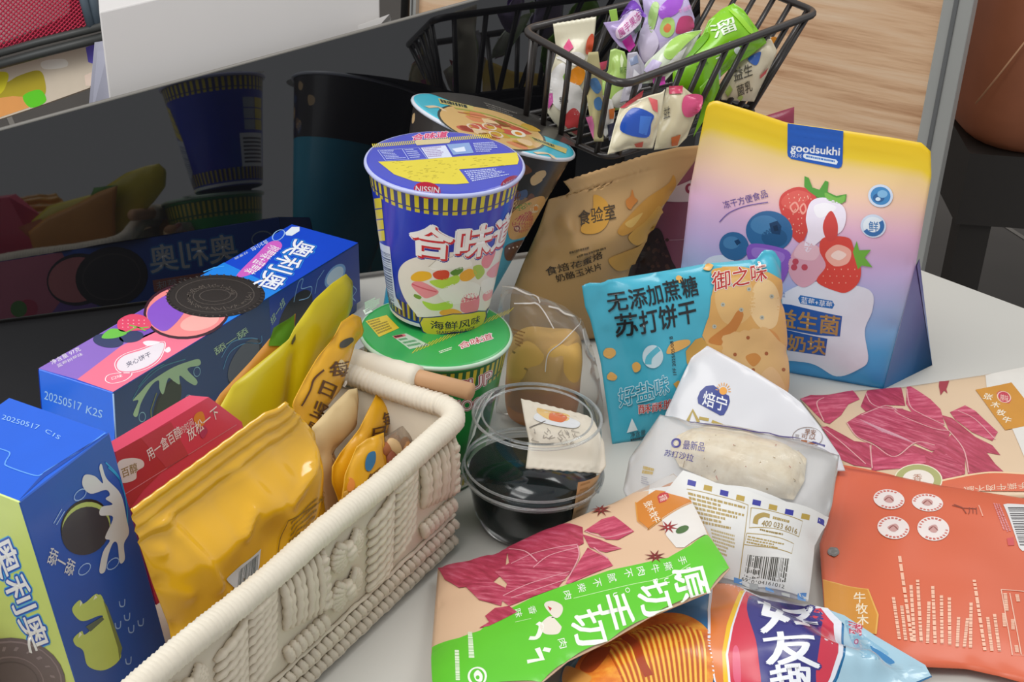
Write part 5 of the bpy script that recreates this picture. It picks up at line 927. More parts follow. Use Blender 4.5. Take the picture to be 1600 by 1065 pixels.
F = stand((968, 500), (1075, 492), 4)
root = thing('snack_pouch', 'maroon snack pouch with dark chocolate picture between the kraft and gradient pouches', 'pouch', onz(1020, 495))
pouch(root, F, [zq((830, 400), (960, 290), (1085, 165)), zq((1085, 165), (1075, 560), (1020, 1108)), zq((640, 1130), (1020, 1108)), zq((830, 400), (740, 800), (640, 1130))], .01, .008, .05, pm('#8a4a58', .35, coat=.2), (36, 40), .002, 24, seed=23)
A = Art(F, 'printed_panels', root, .38); A.poly(zq((880, 430), (950, 390), (1060, 340), (1075, 400), (1060, 470), (880, 475)), '#cdb9b4', 2); A.ell(zq(1020, 405), (7, 0), (0, 8), '#8c2c40', 4); A.ell(zq(1022, 403), (3, 0), (0, 4), '#d6b8bc', 5); A.poly(zq((900, 250), (1000, 190), (1086, 165), (1080, 200), (1000, 240)), '#8c2034', 2); A.line(zq((880, 690), (1030, 680)), .0005, '#b48a90', 3)
A.poly(zq((760, 720), (820, 630), (860, 640), (890, 720), (920, 800), (930, 870), (700, 900)), '#3a221c', 3, True)
R = random.Random(8)
for k in range(26): x_, y_ = R.uniform(780, 900), R.uniform(680, 860); A.poly([zq(x_ + R.uniform(6, 16) * math.cos(j), y_ + R.uniform(6, 14) * math.sin(j)) for j in range(6)], R.choice(('#4c2e24', '#2a1814', '#5c3a2c')), 4 + k % 2)
A.build()
F = facing((1225, 200), 1.46, 6, 0)
root = thing('snack_pack', 'dark pink pack whose corner peeks out behind the tall gradient pouch', 'pack', P3(F, (1225, 330)))
pouch(root, F, [(1196, 180), (1241, 167)] and [(1196, 181), (1241, 167)], .004, .004, .02, pm('#a33a54', .35, coat=.2), (14, 14), .001, 30, seed=24) if False else pouch(root, F, [[(1196, 181), (1241, 167)], [(1241, 167), (1238, 330)], [(1190, 335), (1238, 330)], [(1196, 181), (1190, 335)]], .004, .004, .02, pm('#a33a54', .35, coat=.2), (14, 14), .001, 30, seed=24)

# bread roll in a clear bag
cb = onz(850, 588, .036)
root = thing('bread_roll', 'golden bread roll inside the clear bag behind the domed dessert cup', 'bread', (cb.x, cb.y, 0))
mb = MB(); vs = []; fs = []; ns, nr = 40, 24
for j in range(nr + 1):
    f_ = math.pi * (j / nr - .5)
    for i in range(ns):
        a_ = 2 * math.pi * i / ns; sg = lambda x_: math.copysign(abs(x_) ** .5, x_); P = Vector((.0265 * sg(math.cos(f_)) * sg(math.cos(a_)), .02 * sg(math.cos(f_)) * sg(math.sin(a_)), .0345 * sg(math.sin(f_)))); P *= 1 + .05 * noise.noise(P * 60); vs.append(cb + P)
for j in range(nr):
    for i in range(ns): k = (i + 1) % ns; fs.append((j * ns + i, j * ns + k, (j + 1) * ns + k, (j + 1) * ns + i))
mb.add(vs, fs)
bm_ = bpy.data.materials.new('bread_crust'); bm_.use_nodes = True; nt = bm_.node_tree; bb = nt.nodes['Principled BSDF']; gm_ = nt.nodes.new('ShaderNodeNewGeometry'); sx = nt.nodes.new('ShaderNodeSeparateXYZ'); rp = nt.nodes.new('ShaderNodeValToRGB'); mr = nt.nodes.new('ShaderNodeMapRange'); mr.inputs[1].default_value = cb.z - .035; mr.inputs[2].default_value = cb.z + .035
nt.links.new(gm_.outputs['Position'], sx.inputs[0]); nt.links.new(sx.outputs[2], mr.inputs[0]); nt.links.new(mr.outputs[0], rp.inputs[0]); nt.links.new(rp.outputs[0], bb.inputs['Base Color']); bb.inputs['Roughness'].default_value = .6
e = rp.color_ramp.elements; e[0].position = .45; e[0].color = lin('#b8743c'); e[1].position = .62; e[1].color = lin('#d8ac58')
mb.build('crust', bm_, root)
F = Plane(cb + Vector((0, .004, -.034)), onz(948, 668) - onz(785, 655), (0, .22, 1), True)
root = thing('plastic_bag', 'clear plastic bag around the bread roll behind the domed dessert cup', 'bag', (cb.x, cb.y + .004, 0))
pouch(root, F, [z7((835, 235), (900, 235), (1030, 290), (1180, 350)), z7((1180, 350), (1280, 430), (1340, 600), (1370, 720), (1395, 900), (1400, 1010)), z7((800, 940), (1100, 980), (1400, 1010)), z7((835, 235), (800, 420), (790, 650), (800, 940))], .036, .02, .03, clear_mat('bag_film', (.96, .95, .93), .16, .10, (.8, .76, .7), .1), (48, 44), .003, 40, seed=25, fold=((z7(1080, 700), z7(1270, 420), .004, .004), (z7(860, 240), z7(1010, 560), -.004, .006)))
A = Art(F, 'crease_glints', root, .35)  # pale lines paint the highlights along the film's edges and creases
for pts in ([(1072, 710), (1090, 610), (1165, 545), (1260, 445), (1268, 410)], [(835, 238), (930, 252), (1035, 300), (1040, 340)], [(1090, 350), (1180, 372), (1270, 410)], [(1280, 470), (1300, 560), (1345, 640)], [(900, 330), (1035, 345), (1120, 470)]): A.line(z7(pts), .0007, '#d8cfc4', 2, True)
A.build(); A = Art(F, 'paper_print', root, .5); A.greek([z7(890, 470), z7(1000, 500), z7(960, 600), z7(910, 570)], 5, '#a87844', 2, 3, .4); A.greek([z7(890, 590), z7(990, 650), z7(990, 665), z7(890, 606)], 1, '#8c7444', 2, 4, .8); A.greek([z7(905, 660), z7(990, 700), z7(990, 714), z7(905, 674)], 1, '#8c7444', 2, 5, .8); A.build()

# ================================================================ domed dessert cup
Bd = onz(826, 817, .0006); Zv = Vector((0, 0, 1)); fd = (EYE - Bd); fd.z = 0; fd.normalize()
root = thing('dessert_cup', 'clear plastic dessert cup with domed lid and dark jelly', 'dessert cup', Bd)
plastic = clear_mat('clear_plastic', (.965, .975, .975), .17, 0, rough=.05)
mb = MB(); mb.lathe(Bd, Zv, fd, [(.002, .0004), (.0275, 0), (.031, .0022), (.0365, .013), (.0395, .028), (.0402, .0365)], 96); mb.build('bowl', plastic, root)
mb = MB(); mb.lathe(Bd, Zv, fd, [(.0402, .0365), (.0435, .0368), (.0446, .0392), (.0446, .0415), (.0436, .0432), (.0420, .0436), (.0415, .0445)], 96); mb.build('rim', plastic, root)
mb = MB(); mb.lathe(Bd, Zv, fd, [(.0432, .0440), (.0438, .0455), (.0430, .0520), (.0418, .0640), (.0404, .0750), (.0398, .0800), (.0385, .0825), (.0358, .0827), (.0345, .0804), (.0330, .0798), (.0002, .0798)], 96)
for k in range(10):
    t_ = k * .628; q_ = fd * math.cos(t_) + Zv.cross(fd) * math.sin(t_); r_ = Zv.cross(q_); mb.box(Bd + q_ * .0442 + Zv * .0385 - r_ * .004, r_ * .008, q_ * .0012, Zv * .002)
dome = mb.build('dome_lid', plastic, root)
edge_p = clear_mat('plastic_edge', (.95, .96, .96), .3, .12, (.86, .88, .88), .08)
for r_, z_, w_ in ((.0400, .0808, .0010), (.0344, .0806, .0007), (.0436, .0452, .0008), (.0448, .0404, .0008), (.0404, .0365, .0006)):
    mb = MB(); mb.tube([Bd + Zv * z_ + (fd * math.cos(k * math.pi / 48) + Zv.cross(fd) * math.sin(k * math.pi / 48)) * r_ for k in range(96)], w_, 6, closed=True); mb.build('lid_ring', edge_p, dome)
jl = MB(); jl.lathe(Bd, Zv, fd, [(.0005, .0012), (.0268, .0012), (.0303, .003), (.0357, .0132), (.0386, .028), (.0393, .0360), (.0405, .0400), (.0005, .0405)], 64); jl.build('jelly', pm('#0d1c1d', .12, .02, coat=.4), root)
S = Cone(Bd, Bd + Zv * .0365, .0325, .0408); A = Art(S, 'side_label', root, .5); A.poly([(903, 753), (938, 738), (921, 800), (893, 812)], '#c9a676', 2); A.greek([(907, 756), (930, 748), (918, 796), (899, 806)], 6, '#a88450', 3, 3, .4); A.build()
Pc = onz(882, 688, .064); F = facing((882, 688), (Pc - EYE).dot(fw), 52, -4)
root = thing('creamer_sachet', 'white crimped creamer sachet under the dome of the dessert cup', 'sachet', Pc)
zd = Zm(720, 570, 3.55)
pouch(root, F, [zig(zd(333, 185), zd(700, 278), 16, .7), [zd(700, 278), zd(738, 306), zd(795, 430), zd(806, 560), zd(775, 600)], zig(zd(360, 572), zd(775, 600), 18, .8), [zd(333, 185), zd(352, 300), zd(378, 420), zd(360, 572)]], .004, .003, .02, pm('#d9cebc', .45, .04, 30), (40, 34), .0012, 60, seed=31, seals=((0, .004), (2, .004)))
A = Art(F, 'bowl_picture', root, .45); A.poly(zd((405, 295), (430, 265), (520, 262), (600, 290), (660, 320), (640, 350), (560, 345), (450, 320)), '#d8d8da', 2, True); A.poly(zd((425, 240), (470, 250), (540, 262), (600, 280), (590, 310), (500, 310), (430, 270)), '#dcb46a', 3, True); A.poly(zd((500, 262), (540, 265), (590, 290), (560, 320), (500, 308), (488, 290)), '#d0652c', 4, True); A.line(zd((380, 350), (440, 325), (470, 312)), .0006, '#5a5048', 4)
R = random.Random(3)
for k in range(22): x_, y_ = R.uniform(400, 660), R.uniform(350, 420); A.line(zd((x_, y_), (x_ + R.uniform(-20, 20), y_ + R.uniform(5, 25)), (x_ + R.uniform(-10, 30), y_ + R.uniform(10, 30))), .0004, '#9a9084', 3, True)
A.build()

# ================================================================ woven basket
BO = Vector((-.0223, .8714, 0)); bl_d = Vector((-.4526, -.8917, 0)).normalized(); bw_d = Vector((-.8917, .4526, 0)).normalized()
BL, BW, BH, BR = .38, .150, .094, .022
def dip(p):
    w_ = (p - BO).dot(bw_d); t_ = min(1, max(0, (w_ - .08) / .07)); return 1 - .25 * t_ * t_ * (3 - 2 * t_)
def perim(off=0.0, n=16):
    r = BR + off; c = [(BR, BR, 180), (BL - BR, BR, 270), (BL - BR, BW - BR, 0), (BR, BW - BR, 90)]; o = []
    for x, y, a in c:
        for k in range(n + 1): t_ = math.radians(a + 90 * k / n); o.append(BO + bl_d * (x + r * math.cos(t_)) + bw_d * (y + r * math.sin(t_)))
    return o
cream = pm('#ddd4c2', .75, .06, 70, .3); cream2 = pm('#d8ccb8', .8, .10, 120, .3)
root = thing('basket', 'cream woven cord basket holding snack packs at the lower left', 'basket', BO + bl_d * BL / 2 + bw_d * BW / 2)
mb = MB(); rings = [(-.0005, .0008), (0, .004), (0, .03), (0, .06), (0, BH), (-.005, BH), (-.005, .05), (-.005, .006)]; vs = []; fs = []
for off, z in rings: vs += [p + Vector((0, 0, z * dip(p))) for p in perim(off)]
m_ = len(perim())
for i in range(len(rings) - 1):
    for k in range(m_): l_ = (k + 1) % m_; fs.append((i * m_ + k, i * m_ + l_, (i + 1) * m_ + l_, (i + 1) * m_ + k))
fs += [tuple(range(m_ - 1, -1, -1)), tuple((len(rings) - 1) * m_ + k for k in range(m_))]; mb.add(vs, fs); mb.build('body', pm('#d3c8b4', .8, .08, 60, .2), root)
# rim wound with cord
pp = perim(-.002); L_ = [0]
for k in range(m_): L_.append(L_[-1] + (pp[(k + 1) % m_] - pp[k]).length)
def at_len(d):
    d %= L_[-1]
    for k in range(m_):
        if L_[k + 1] >= d: return pp[k].lerp(pp[(k + 1) % m_], (d - L_[k]) / max(1e-9, L_[k + 1] - L_[k]))
N_ = 1000; R = random.Random(2); mb = MB(); mb.tube([at_len(L_[-1] * k / N_) + Vector((0, 0, (BH - .001) * dip(at_len(L_[-1] * k / N_)) + .0008 * math.sin(k * .05))) for k in range(N_)], .007, 12, closed=True, radii=[.0068 + .00045 * math.sin(k * 2.1) + .0004 * R.random() for k in range(N_)]); mb.build('rim', cream, root)
# knotted cords on the sides
mb = MB(); R = random.Random(6); out_l = -bw_d
def cord(s0, z0, s1, z1, r=.0022, knots=5, sidefn=None, bow=0.0):
    pts = []; rad = []
    for k in range(13):
        t_ = k / 12; s_, z_ = s0 + (s1 - s0) * t_, z0 + (z1 - z0) * t_; s_ += bow * math.sin(t_ * math.pi)
        pts.append(sidefn(s_, z_, .0012 + .0016 * math.sin(t_ * math.pi))); rad.append(r * (1 + .18 * math.sin(k * knots)) * (.75 + .5 * math.sin(t_ * math.pi) ** .5))
    mb.tube(pts, r, 7, radii=rad)
front_side = lambda s, z, o: BO + bl_d * s + out_l * o + Vector((0, 0, z))
end_side = lambda s, z, o: BO + bw_d * s - bl_d * o + Vector((0, 0, z))
rear_side = lambda s, z, o: BO + bl_d * s + bw_d * (BW + o) + Vector((0, 0, z))
x = .012
while x < BL - .02:       # two rows of slanted stitches along the foot
    for zc_ in (.009, .021): cord(x, zc_ - .0035, x + .0065, zc_ + .0045, .0021, 3, front_side, .0012)
    x += .0058
for z_ in (.0035, .0152, .0275): mb.tube([front_side(.015 + (BL - .04) * k / 80, z_ + .0004 * math.sin(k), .0012) for k in range(81)], .0013, 6, radii=[.0013 + .0003 * math.sin(k * 2.2) for k in range(81)])
x = .018; pk = 0
while x < BL - .03:       # upper field: groups of upright cords, herringbone and knotted bows
    wd_ = (.040, .055, .034)[pk % 3]
    if pk % 3 == 0:
        k = 0
        while k * .0052 < wd_: s_ = x + k * .0052; cord(s_, .044 + .012 * (k / 8), s_ + .003, .086, .0023, 4, front_side, .001 * (-1) ** k); k += 1
        for k in range(6): cord(x - .004 + .001 * k, .048 + .006 * k, x + .004, .052 + .0062 * k, .0026, 2, front_side, .002)
        for k in range(7): cord(x + k * .0055, .032, x + .004 + k * .0055, .043, .0024, 3, front_side)
    elif pk % 3 == 1:
        for k in range(9): s_ = x + wd_ / 2; z_ = .032 + k * .006; cord(s_, z_ + .004, s_ - wd_ / 2 + .002, min(.087, z_ + .016), .0022, 4, front_side, .002); cord(s_, z_ + .004, s_ + wd_ / 2 - .002, max(.031, z_ - .006), .0022, 4, front_side, -.002)
    else:
        for q_ in range(2):
            c0 = x + wd_ / 2; zc_ = .046 + q_ * .026
            for k in range(7): a_ = -.9 + k * .3; cord(c0, zc_, c0 + .015 * math.cos(a_), zc_ + .012 * math.sin(a_), .0019, 3, front_side); cord(c0, zc_, c0 - .015 * math.cos(a_), zc_ + .012 * math.sin(a_), .0019, 3, front_side)
            cord(c0 - .002, zc_ - .006, c0 + .002, zc_ + .006, .0038, 2, front_side)
    x += wd_ + .003; pk += 1
for fn, wd_ in ((end_side, BW), (rear_side, BL)):
    x = .02
    while x < wd_ - .02: cord(x, .006, x + .003, .062, .0023, 4, fn, .001); x += .0062
mb.build('cord_pattern', cream2, root)
# wooden handle on the far short side
h0, h1 = BO + bw_d * .128 - bl_d * .007 + Vector((0, 0, .095)), BO + bw_d * .004 - bl_d * .007 + Vector((0, 0, .103)); wd_m = pm('#c79a70', .55, .12, 40)
mb = MB(); mb.tube([h0, h1], .0055, 14); hd_ = mb.build('handle', wd_m, root); mb = MB(); mb.tube([h0.lerp(h1, .30 + .04 * k) for k in range(11)], .0078, 12, radii=[.0074 + .0006 * (k % 2) for k in range(11)]); mb.build('handle_wrap', cream, hd_)

# ---- snacks standing in the basket
def inside(w0, lean, z0=.008, yaw=0.0):
    y = math.radians(yaw); a = -bl_d * math.cos(y) + bw_d * math.sin(y); a.normalize(); bk = Vector((-a.y, a.x, 0)); bk = bk if bk.dot(bw_d) > 0 else -bk
    t_ = math.radians(lean); return Plane(BO + bw_d * w0 + Vector((0, 0, z0)), a, Vector((0, 0, 1)) * math.cos(t_) + bk * math.sin(t_), True)
def foot(F, px, v=0.0):
    u = F.from_px(*px)[0]; return pr(F.O + F.a * u + F.b * v)
z5 = Zm(400, 430, 2.476); z4 = Zm(180, 600, 2.535)
F = inside(.034, 10)
root = thing('biscuit_pack', 'large glossy golden yellow biscuit pack with crimped top in the woven basket', 'pack', F.O + F.a * -.15)
gold = pm('#e8b012', .11, .05, 25, coat=.8)
pouch(root, F, [zig(z4(62, 495), z4(590, 112), 20, .5) + [z4(640, 95), z4(675, 68)], [z4(675, 68), z4(735, 130), z4(790, 190), z4(818, 400), z4(800, 520), z4(760, 640), foot(F, z4(745, 640))], [foot(F, z4(190, 900)), foot(F, z4(450, 800)), foot(F, z4(745, 640))], [z4(62, 495), z4(100, 640), z4(150, 790), z4(215, 960), foot(F, z4(190, 900))]], .015, .008, .035, gold, (72, 60), .0050, 34, seed=41, seals=((0, .022),), rp=.0011, fold=((z4(620, 455), z4(790, 240), .0025, .003), (z4(90, 560), z4(200, 545), .003, .004), (z4(100, 650), z4(160, 660), .004, .004), (z4(230, 590), z4(320, 780), .0035, .004), (z4(480, 360), z4(640, 560), .003, .008), (z4(430, 580), z4(480, 490), .003, .003), (z4(150, 800), z4(230, 830), .003, .004)))
A = Art(F, 'barcode', root, .3, .3); A.poly(z4((436, 772), (575, 650), (568, 712), (540, 800), (480, 815)), '#d0d6de', 2); A.barcode([z4(490, 735), z4(565, 672), z4(555, 775), z4(482, 805)], '#4a5a5c', 12, seed=9); A.build()
A = Art(F, 'printed_lines', root, .3, .3); A.line(z4((635, 705), (682, 540), (812, 420), (800, 520)), .0006, '#7a5a12', 2); A.greek([z4(695, 545), z4(805, 435), z4(780, 560), z4(665, 660)], 5, '#8c6a14', 2, 6, .45); A.text('食', z4(798, 470), z4(812, 455), z4(796, 448), '#5a4410', 3)
for k in range(8): A.line([z4(350 + k * 22, 960 - k * 22), z4(356 + k * 22, 905 - k * 20)], .0006, '#8c6a14', 2)
A.build()

F = inside(.060, 14)
root = thing('snack_box', 'flat crimson snack box behind the golden biscuit pack', 'box', F.O + F.a * -.13)
q4 = [P3(F, p) for p in ((183, 706), (326, 620), (378, 659), (204, 790))]
dnv = -F.b * .06; bkv = -F.n * .014
mesh('carton', [q4[3] + dnv, q4[2] + dnv, q4[2], q4[3], q4[0] + bkv * .0, q4[1], q4[3] + dnv + bkv, q4[2] + dnv + bkv, q4[0] + bkv, q4[1] + bkv], [(0, 1, 2, 3), (3, 2, 5, 4), (6, 8, 9, 7), (4, 5, 9, 8), (0, 3, 4, 8, 6), (1, 7, 9, 5, 2)], pm('#dc4262', .32, .06, 20, coat=.3), root, smooth=False)
A = Art(Plane(F.O, F.a, F.b), 'panel_print', root, .32, .3); A.poly(z4((0, 268), (100, 212), (200, 330), (110, 420), (60, 490), (30, 470)), '#b83444', 2); A.poly(z4((100, 212), (220, 150), (290, 280), (205, 335)), '#c24254', 3); A.line(z4((30, 440), (480, 160)), .0005, '#d88090', 3); A.poly(z4((10, 310), (60, 292), (105, 300), (112, 325), (85, 345), (80, 375), (40, 390), (10, 380)), '#ddd2cc', 4, True); A.poly(z4((320, 115), (345, 110), (355, 150), (330, 170), (310, 140)), '#e08a3a', 4, True); A.poly(z4((330, 180), (350, 165), (365, 185), (345, 215)), '#b83a6a', 4, True); A.build()
A = Art(Plane(F.O, F.a, F.b), 'lettering', root, .32, .3); A.text('用一盒百醇', z4(135, 305), z4(265, 205), z4(118, 262), '#f0e2e0', 5, .012); A.text('的时间', z4(262, 200), z4(312, 160), z4(252, 172), '#f0e2e0', 5); A.text('放松一下', z4(292, 228), z4(412, 128), z4(278, 182), '#f4ecea', 5, .012); A.text('百醇', z4(28, 372), z4(90, 345), z4(20, 335), '#8c7440', 5, .01); A.build()

F = inside(.086, 12)
root = thing('snack_pouch', 'tall lime yellow flat pouch standing behind the crimson box in the woven basket', 'pouch', F.O + F.a * -.06)
pouch(root, F, [[(333, 655), (365, 600), (452, 530), (461, 512), (492, 468), (520, 442), (541, 428)], [(541, 428), (552, 440), (551, 478), (535, 520), (505, 580), foot(F, (470, 660))], [foot(F, (345, 690)), foot(F, (470, 660))], [(333, 655), foot(F, (345, 690))]], .006, .006, .03, pm('#c9b80e', .36, .05, 20, coat=.2), (44, 40), .0025, 26, seed=43, fold=(((458, 540), (440, 640), -.003, .005),))
A = Art(F, 'hang_hole', root, .6); A.poly([(452, 537), (457, 527), (460, 521), (461, 530), (456, 538)], '#4a4418', 2); A.build()
F = inside(.100, 12)
root = thing('snack_pouch', 'orange and green pouch, mostly hidden behind the lime yellow pouch', 'pouch', F.O + F.a * -.08)
pouch(root, F, [[(312, 668), (345, 615), (392, 565), (434, 515), (462, 490)], [(462, 490), (458, 560), foot(F, (440, 640))], [foot(F, (318, 690)), foot(F, (440, 640))], [(312, 668), foot(F, (318, 690))]], .004, .004, .03, pm('#c98a34', .4, .1, 20), (30, 24), .002, 26, seed=44)
A = Art(F, 'green_patch', root, .4); A.poly([(418, 540), (426, 512), (460, 490), (456, 540)], '#5f9a34', 2); A.poly([(295, 670), (335, 625), (345, 640), (320, 690)], '#b8602c', 2); A.build()
brown = '#5a3412'
def nut_pouch(w0, lean, label, top, right, left, fx, chars, hole, holecol, seed, yaw=0):
    F = inside(w0, lean, .008, yaw); r_ = thing('nut_pouch', label, 'pouch', F.O)
    fr_, fl_ = foot(F, right[-1]), foot(F, left[-1])
    pouch(r_, F, [top, right + [fr_], [fl_, fr_], left + [fl_]], .006, .006, .02, pm('#e2a81c', .33, .05, 25, coat=.25), (32, 36), .0018, 40, seed=seed)
    A = Art(F, 'lettering', r_, .35)
    for ch, a, b, c in chars: A.text(ch, z5(*a), z5(*b), z5(*c), brown, 3, .02)
    A.build(); A = Art(F, 'hang_hole', r_, .6); A.poly(z5(hole), holecol, 3, True); A.build(); return F, r_
F, r_ = nut_pouch(.062, 12, 'yellow nut pouch with brown lettering, standing behind the tan wafer packet', z5((300, 245), (332, 180), (375, 150)), z5((375, 150), (405, 160), (420, 225), (385, 262), (362, 340), (330, 440), (250, 540)), z5((300, 245), (240, 315), (190, 400), (140, 498), (150, 530)), 0, [('每', (285, 400), (345, 385), (278, 335)), ('日', (238, 455), (288, 478), (258, 405)), ('坚', (205, 540), (270, 570), (230, 480)), ('果', (170, 600), (240, 630), (200, 560))], ((320, 270), (340, 248), (370, 240), (372, 255), (350, 275), (325, 280)), '#4a4a44', 51)
A = Art(F, 'printed_marks', r_, .35); A.line(z5((175, 505), (200, 460), (230, 395), (260, 365)), .0012, brown, 3, True); A.ell(z5(330, 348), (5, -2), (2, 9), '#e6d0a0', 3); A.ell(z5(345, 418), (5, -3), (1, 5), '#efe8dc', 3); A.build()
F = inside(.052, 14); root = thing('wafer_packet', 'tan wafer packet between the golden biscuit pack and the yellow nut pouches', 'packet', F.O)
pouch(root, F, [z5((218, 588), (300, 500), (360, 442), (392, 436)), z5((392, 436), (398, 475), (390, 585), (300, 680)) + [foot(F, z5(330, 680))], [foot(F, z5(215, 700)), foot(F, z5(330, 680))], z5((218, 588), (240, 700)) + [foot(F, z5(215, 700))]], .006, .005, .025, ramp_mat('wafer', [(0, '#7a5a3c'), (.55, '#a8845a'), (.75, '#d6b988'), (1, '#e2c894')], 1, .5), (28, 30), .0016, 30, seed=53)
film2 = clear_mat('nut_film', (.93, .9, .87), .25, .16, (.62, .54, .46), .1)
nutm = pm('#b08050', .6, .2, 80)
def nuts(F, pts, root):
    for k, p in enumerate(pts):
        c = P3(F, z5(*p)) - F.n * .002; R = random.Random(k); mb = MB(); vs = []; fs = []; ax = F.a * math.cos(k) + F.b * math.sin(k); ay = F.n.cross(ax)
        for j in range(9):
            f2 = math.pi * (j / 8 - .5)
            for i in range(12): t2 = i * math.pi / 6; vs.append(c + ax * .0075 * math.sin(f2) + (ay * math.cos(t2) + F.n * .7 * math.sin(t2)) * .0048 * math.cos(f2))
        for j in range(8):
            for i in range(12): l2 = (i + 1) % 12; fs.append((j * 12 + i, j * 12 + l2, (j + 1) * 12 + l2, (j + 1) * 12 + i))
        mb.add(vs, fs); tag(mb.build('nut', pm(('#b08050', '#8c4a30', '#d8b888', '#a8643c')[k % 4], .6, .2, 80)), root, 'nut', 'nuts in the clear bags')
F = inside(.096, 10); root = thing('nut_bag', 'clear bag of nuts in the rear corner of the woven basket', 'bag', F.O)
pouch(root, F, [z5((365, 320), (400, 285), (440, 265)), z5((440, 265), (462, 330), (470, 400), (440, 450)) + [foot(F, z5(450, 450))], [foot(F, z5(330, 480)), foot(F, z5(450, 450))], z5((365, 320), (350, 420)) + [foot(F, z5(330, 480))]], .008, .006, .03, film2, (26, 26), .003, 60, seed=55)
nuts(F, [(385, 340), (410, 330), (380, 375), (425, 355), (405, 390), (440, 395), (370, 410), (420, 430)], 'small nut inside the clear bag at the rear corner of the woven basket')
nut_pouch(.040, 16, 'yellow nut pouch with pointed corner, the middle one in the woven basket', z5((470, 455), (505, 385), (525, 362), (550, 345)), z5((550, 345), (556, 365), (560, 430), (598, 515), (520, 595), (440, 660)), z5((470, 455), (400, 595), (325, 690), (296, 740), (294, 800), (320, 868)), 0, [('每', (495, 590), (532, 572), (480, 535)), ('日', (440, 640), (490, 628), (450, 592))], ((500, 465), (515, 452), (530, 480), (532, 502), (515, 500)), '#3a6a94', 56)
F, r_ = nut_pouch(.020, 20, 'yellow nut pouch with blue hang hole, nearest the woven basket front wall', z5((390, 662), (430, 632), (495, 608)), z5((495, 608), (500, 680), (510, 750)), z5((390, 662), (345, 770), (335, 850), (325, 912)), 0, [('每', (430, 820), (485, 775), (422, 780))], ((420, 720), (432, 688), (458, 682), (460, 720), (440, 755), (422, 750)), '#2f74a4', 57)
A = Art(F, 'nut_picture', r_, .35); A.ell(z5(366, 808), (7, 0), (0, 11), '#e08a3c', 3); A.ell(z5(350, 850), (6, 0), (0, 8), '#d09a3c', 3); A.build()
F = inside(.016, 24); root = thing('nut_bag', 'clear bag of nuts at the front right corner inside the woven basket', 'bag', F.O + F.a * -.02)
pouch(root, F, [z5((500, 625), (560, 585), (650, 560), (722, 530)), z5((722, 530), (730, 545), (640, 640), (560, 710)) + [foot(F, z5(560, 700))], [foot(F, z5(505, 740)), foot(F, z5(560, 700))], z5((500, 625), (512, 750)) + [foot(F, z5(505, 740))]], .006, .004, .02, film2, (30, 26), .0025, 50, seed=58)
nuts(F, [(560, 690), (530, 705), (545, 665), (520, 670), (585, 668)], 'small nut inside the clear bag at the front right corner of the woven basket')

# ================================================================ wire basket with wrapped sweets
zr, zb = .218, .148
WA, WB, WC = onz(815, 47, zr), onz(972, 134, zr), onz(1279, 20, zr); WD = WA + WC - WB + Vector((.427, -.904, 0)) * .03
wB, wC = onz(950, 247, zb), onz(1183, 173, zb); ctr_ = (WA + WC) / 2; sh = lambda P: Vector((ctr_.x + (P.x - ctr_.x) * .8, ctr_.y + (P.y - ctr_.y) * .8, zb)); wA = WA + (wB - WB) * .6 + (wC - WC) * .4; wA.z = zb; wA = Vector((wA.x + .02, wA.y - .004, zb)); wD = wA + wC - wB + Vector((.427, -.904, 0)) * .02
wire = pm('#2a2421', .38, .1, 40, coat=.2)
root = thing('wire_basket', 'black wire basket full of wrapped sweets at the back', 'basket', (wA + wC) / 2)
def rounded(cs, r):
    o = []
    for i, c in enumerate(cs):
        a, b = cs[i - 1], cs[(i + 1) % len(cs)]; p, q = c + (a - c).normalized() * r, c + (b - c).normalized() * r
        for k in range(7): t_ = k / 6; o.append(p * (1 - t_) ** 2 + c * 2 * t_ * (1 - t_) + q * t_ * t_)
    return o
mb = MB(); mb.tube(rounded([WA, WB, WC, WD], .016), .0031, 10, closed=True); mb.build('rim_wire', wire, root)
mb = MB(); mb.tube(rounded([wA, wB, wC, wD], .012), .0026, 8, closed=True)
mb.build('base_wire', wire, root)
for k in range(1, 7): mb = MB(); t_ = k / 7; mb.tube([wA.lerp(wB, t_), wD.lerp(wC, t_)], .0016, 6); mb.build('floor_wire', wire, root)
for (T0, T1, b0, b1, n_) in ((WA, WB, wA, wB, 5), (WB, WC, wB, wC, 9), (WD, WC, wD, wC, 5), (WA, WD, wA, wD, 9)):
    for k in range(n_): t_ = (k + .6) / (n_ + .2); mb = MB(); mb.tube([T0.lerp(T1, t_), b0.lerp(b1, t_)], .0023, 8); mb.build('wire_bar', wire, root)
cx = (wA + wB + wC + wD) / 4; mb = MB(); qs = [cx + (p - cx) * .5 for p in (wA, wB, wC, wD)]; vs = [Vector((p.x, p.y, .0005)) for p in qs] + [Vector((p.x, p.y, zb - .003)) for p in qs]
mb.add(vs, [(3, 2, 1, 0), (4, 5, 6, 7), (0, 1, 5, 4), (1, 2, 6, 5), (2, 3, 7, 6), (3, 0, 4, 7)]); tag(bevel(mb.build('storage_box', pm('#1c1a19', .5), smooth=False), .002), 'black box under the wire basket of wrapped sweets', 'box')

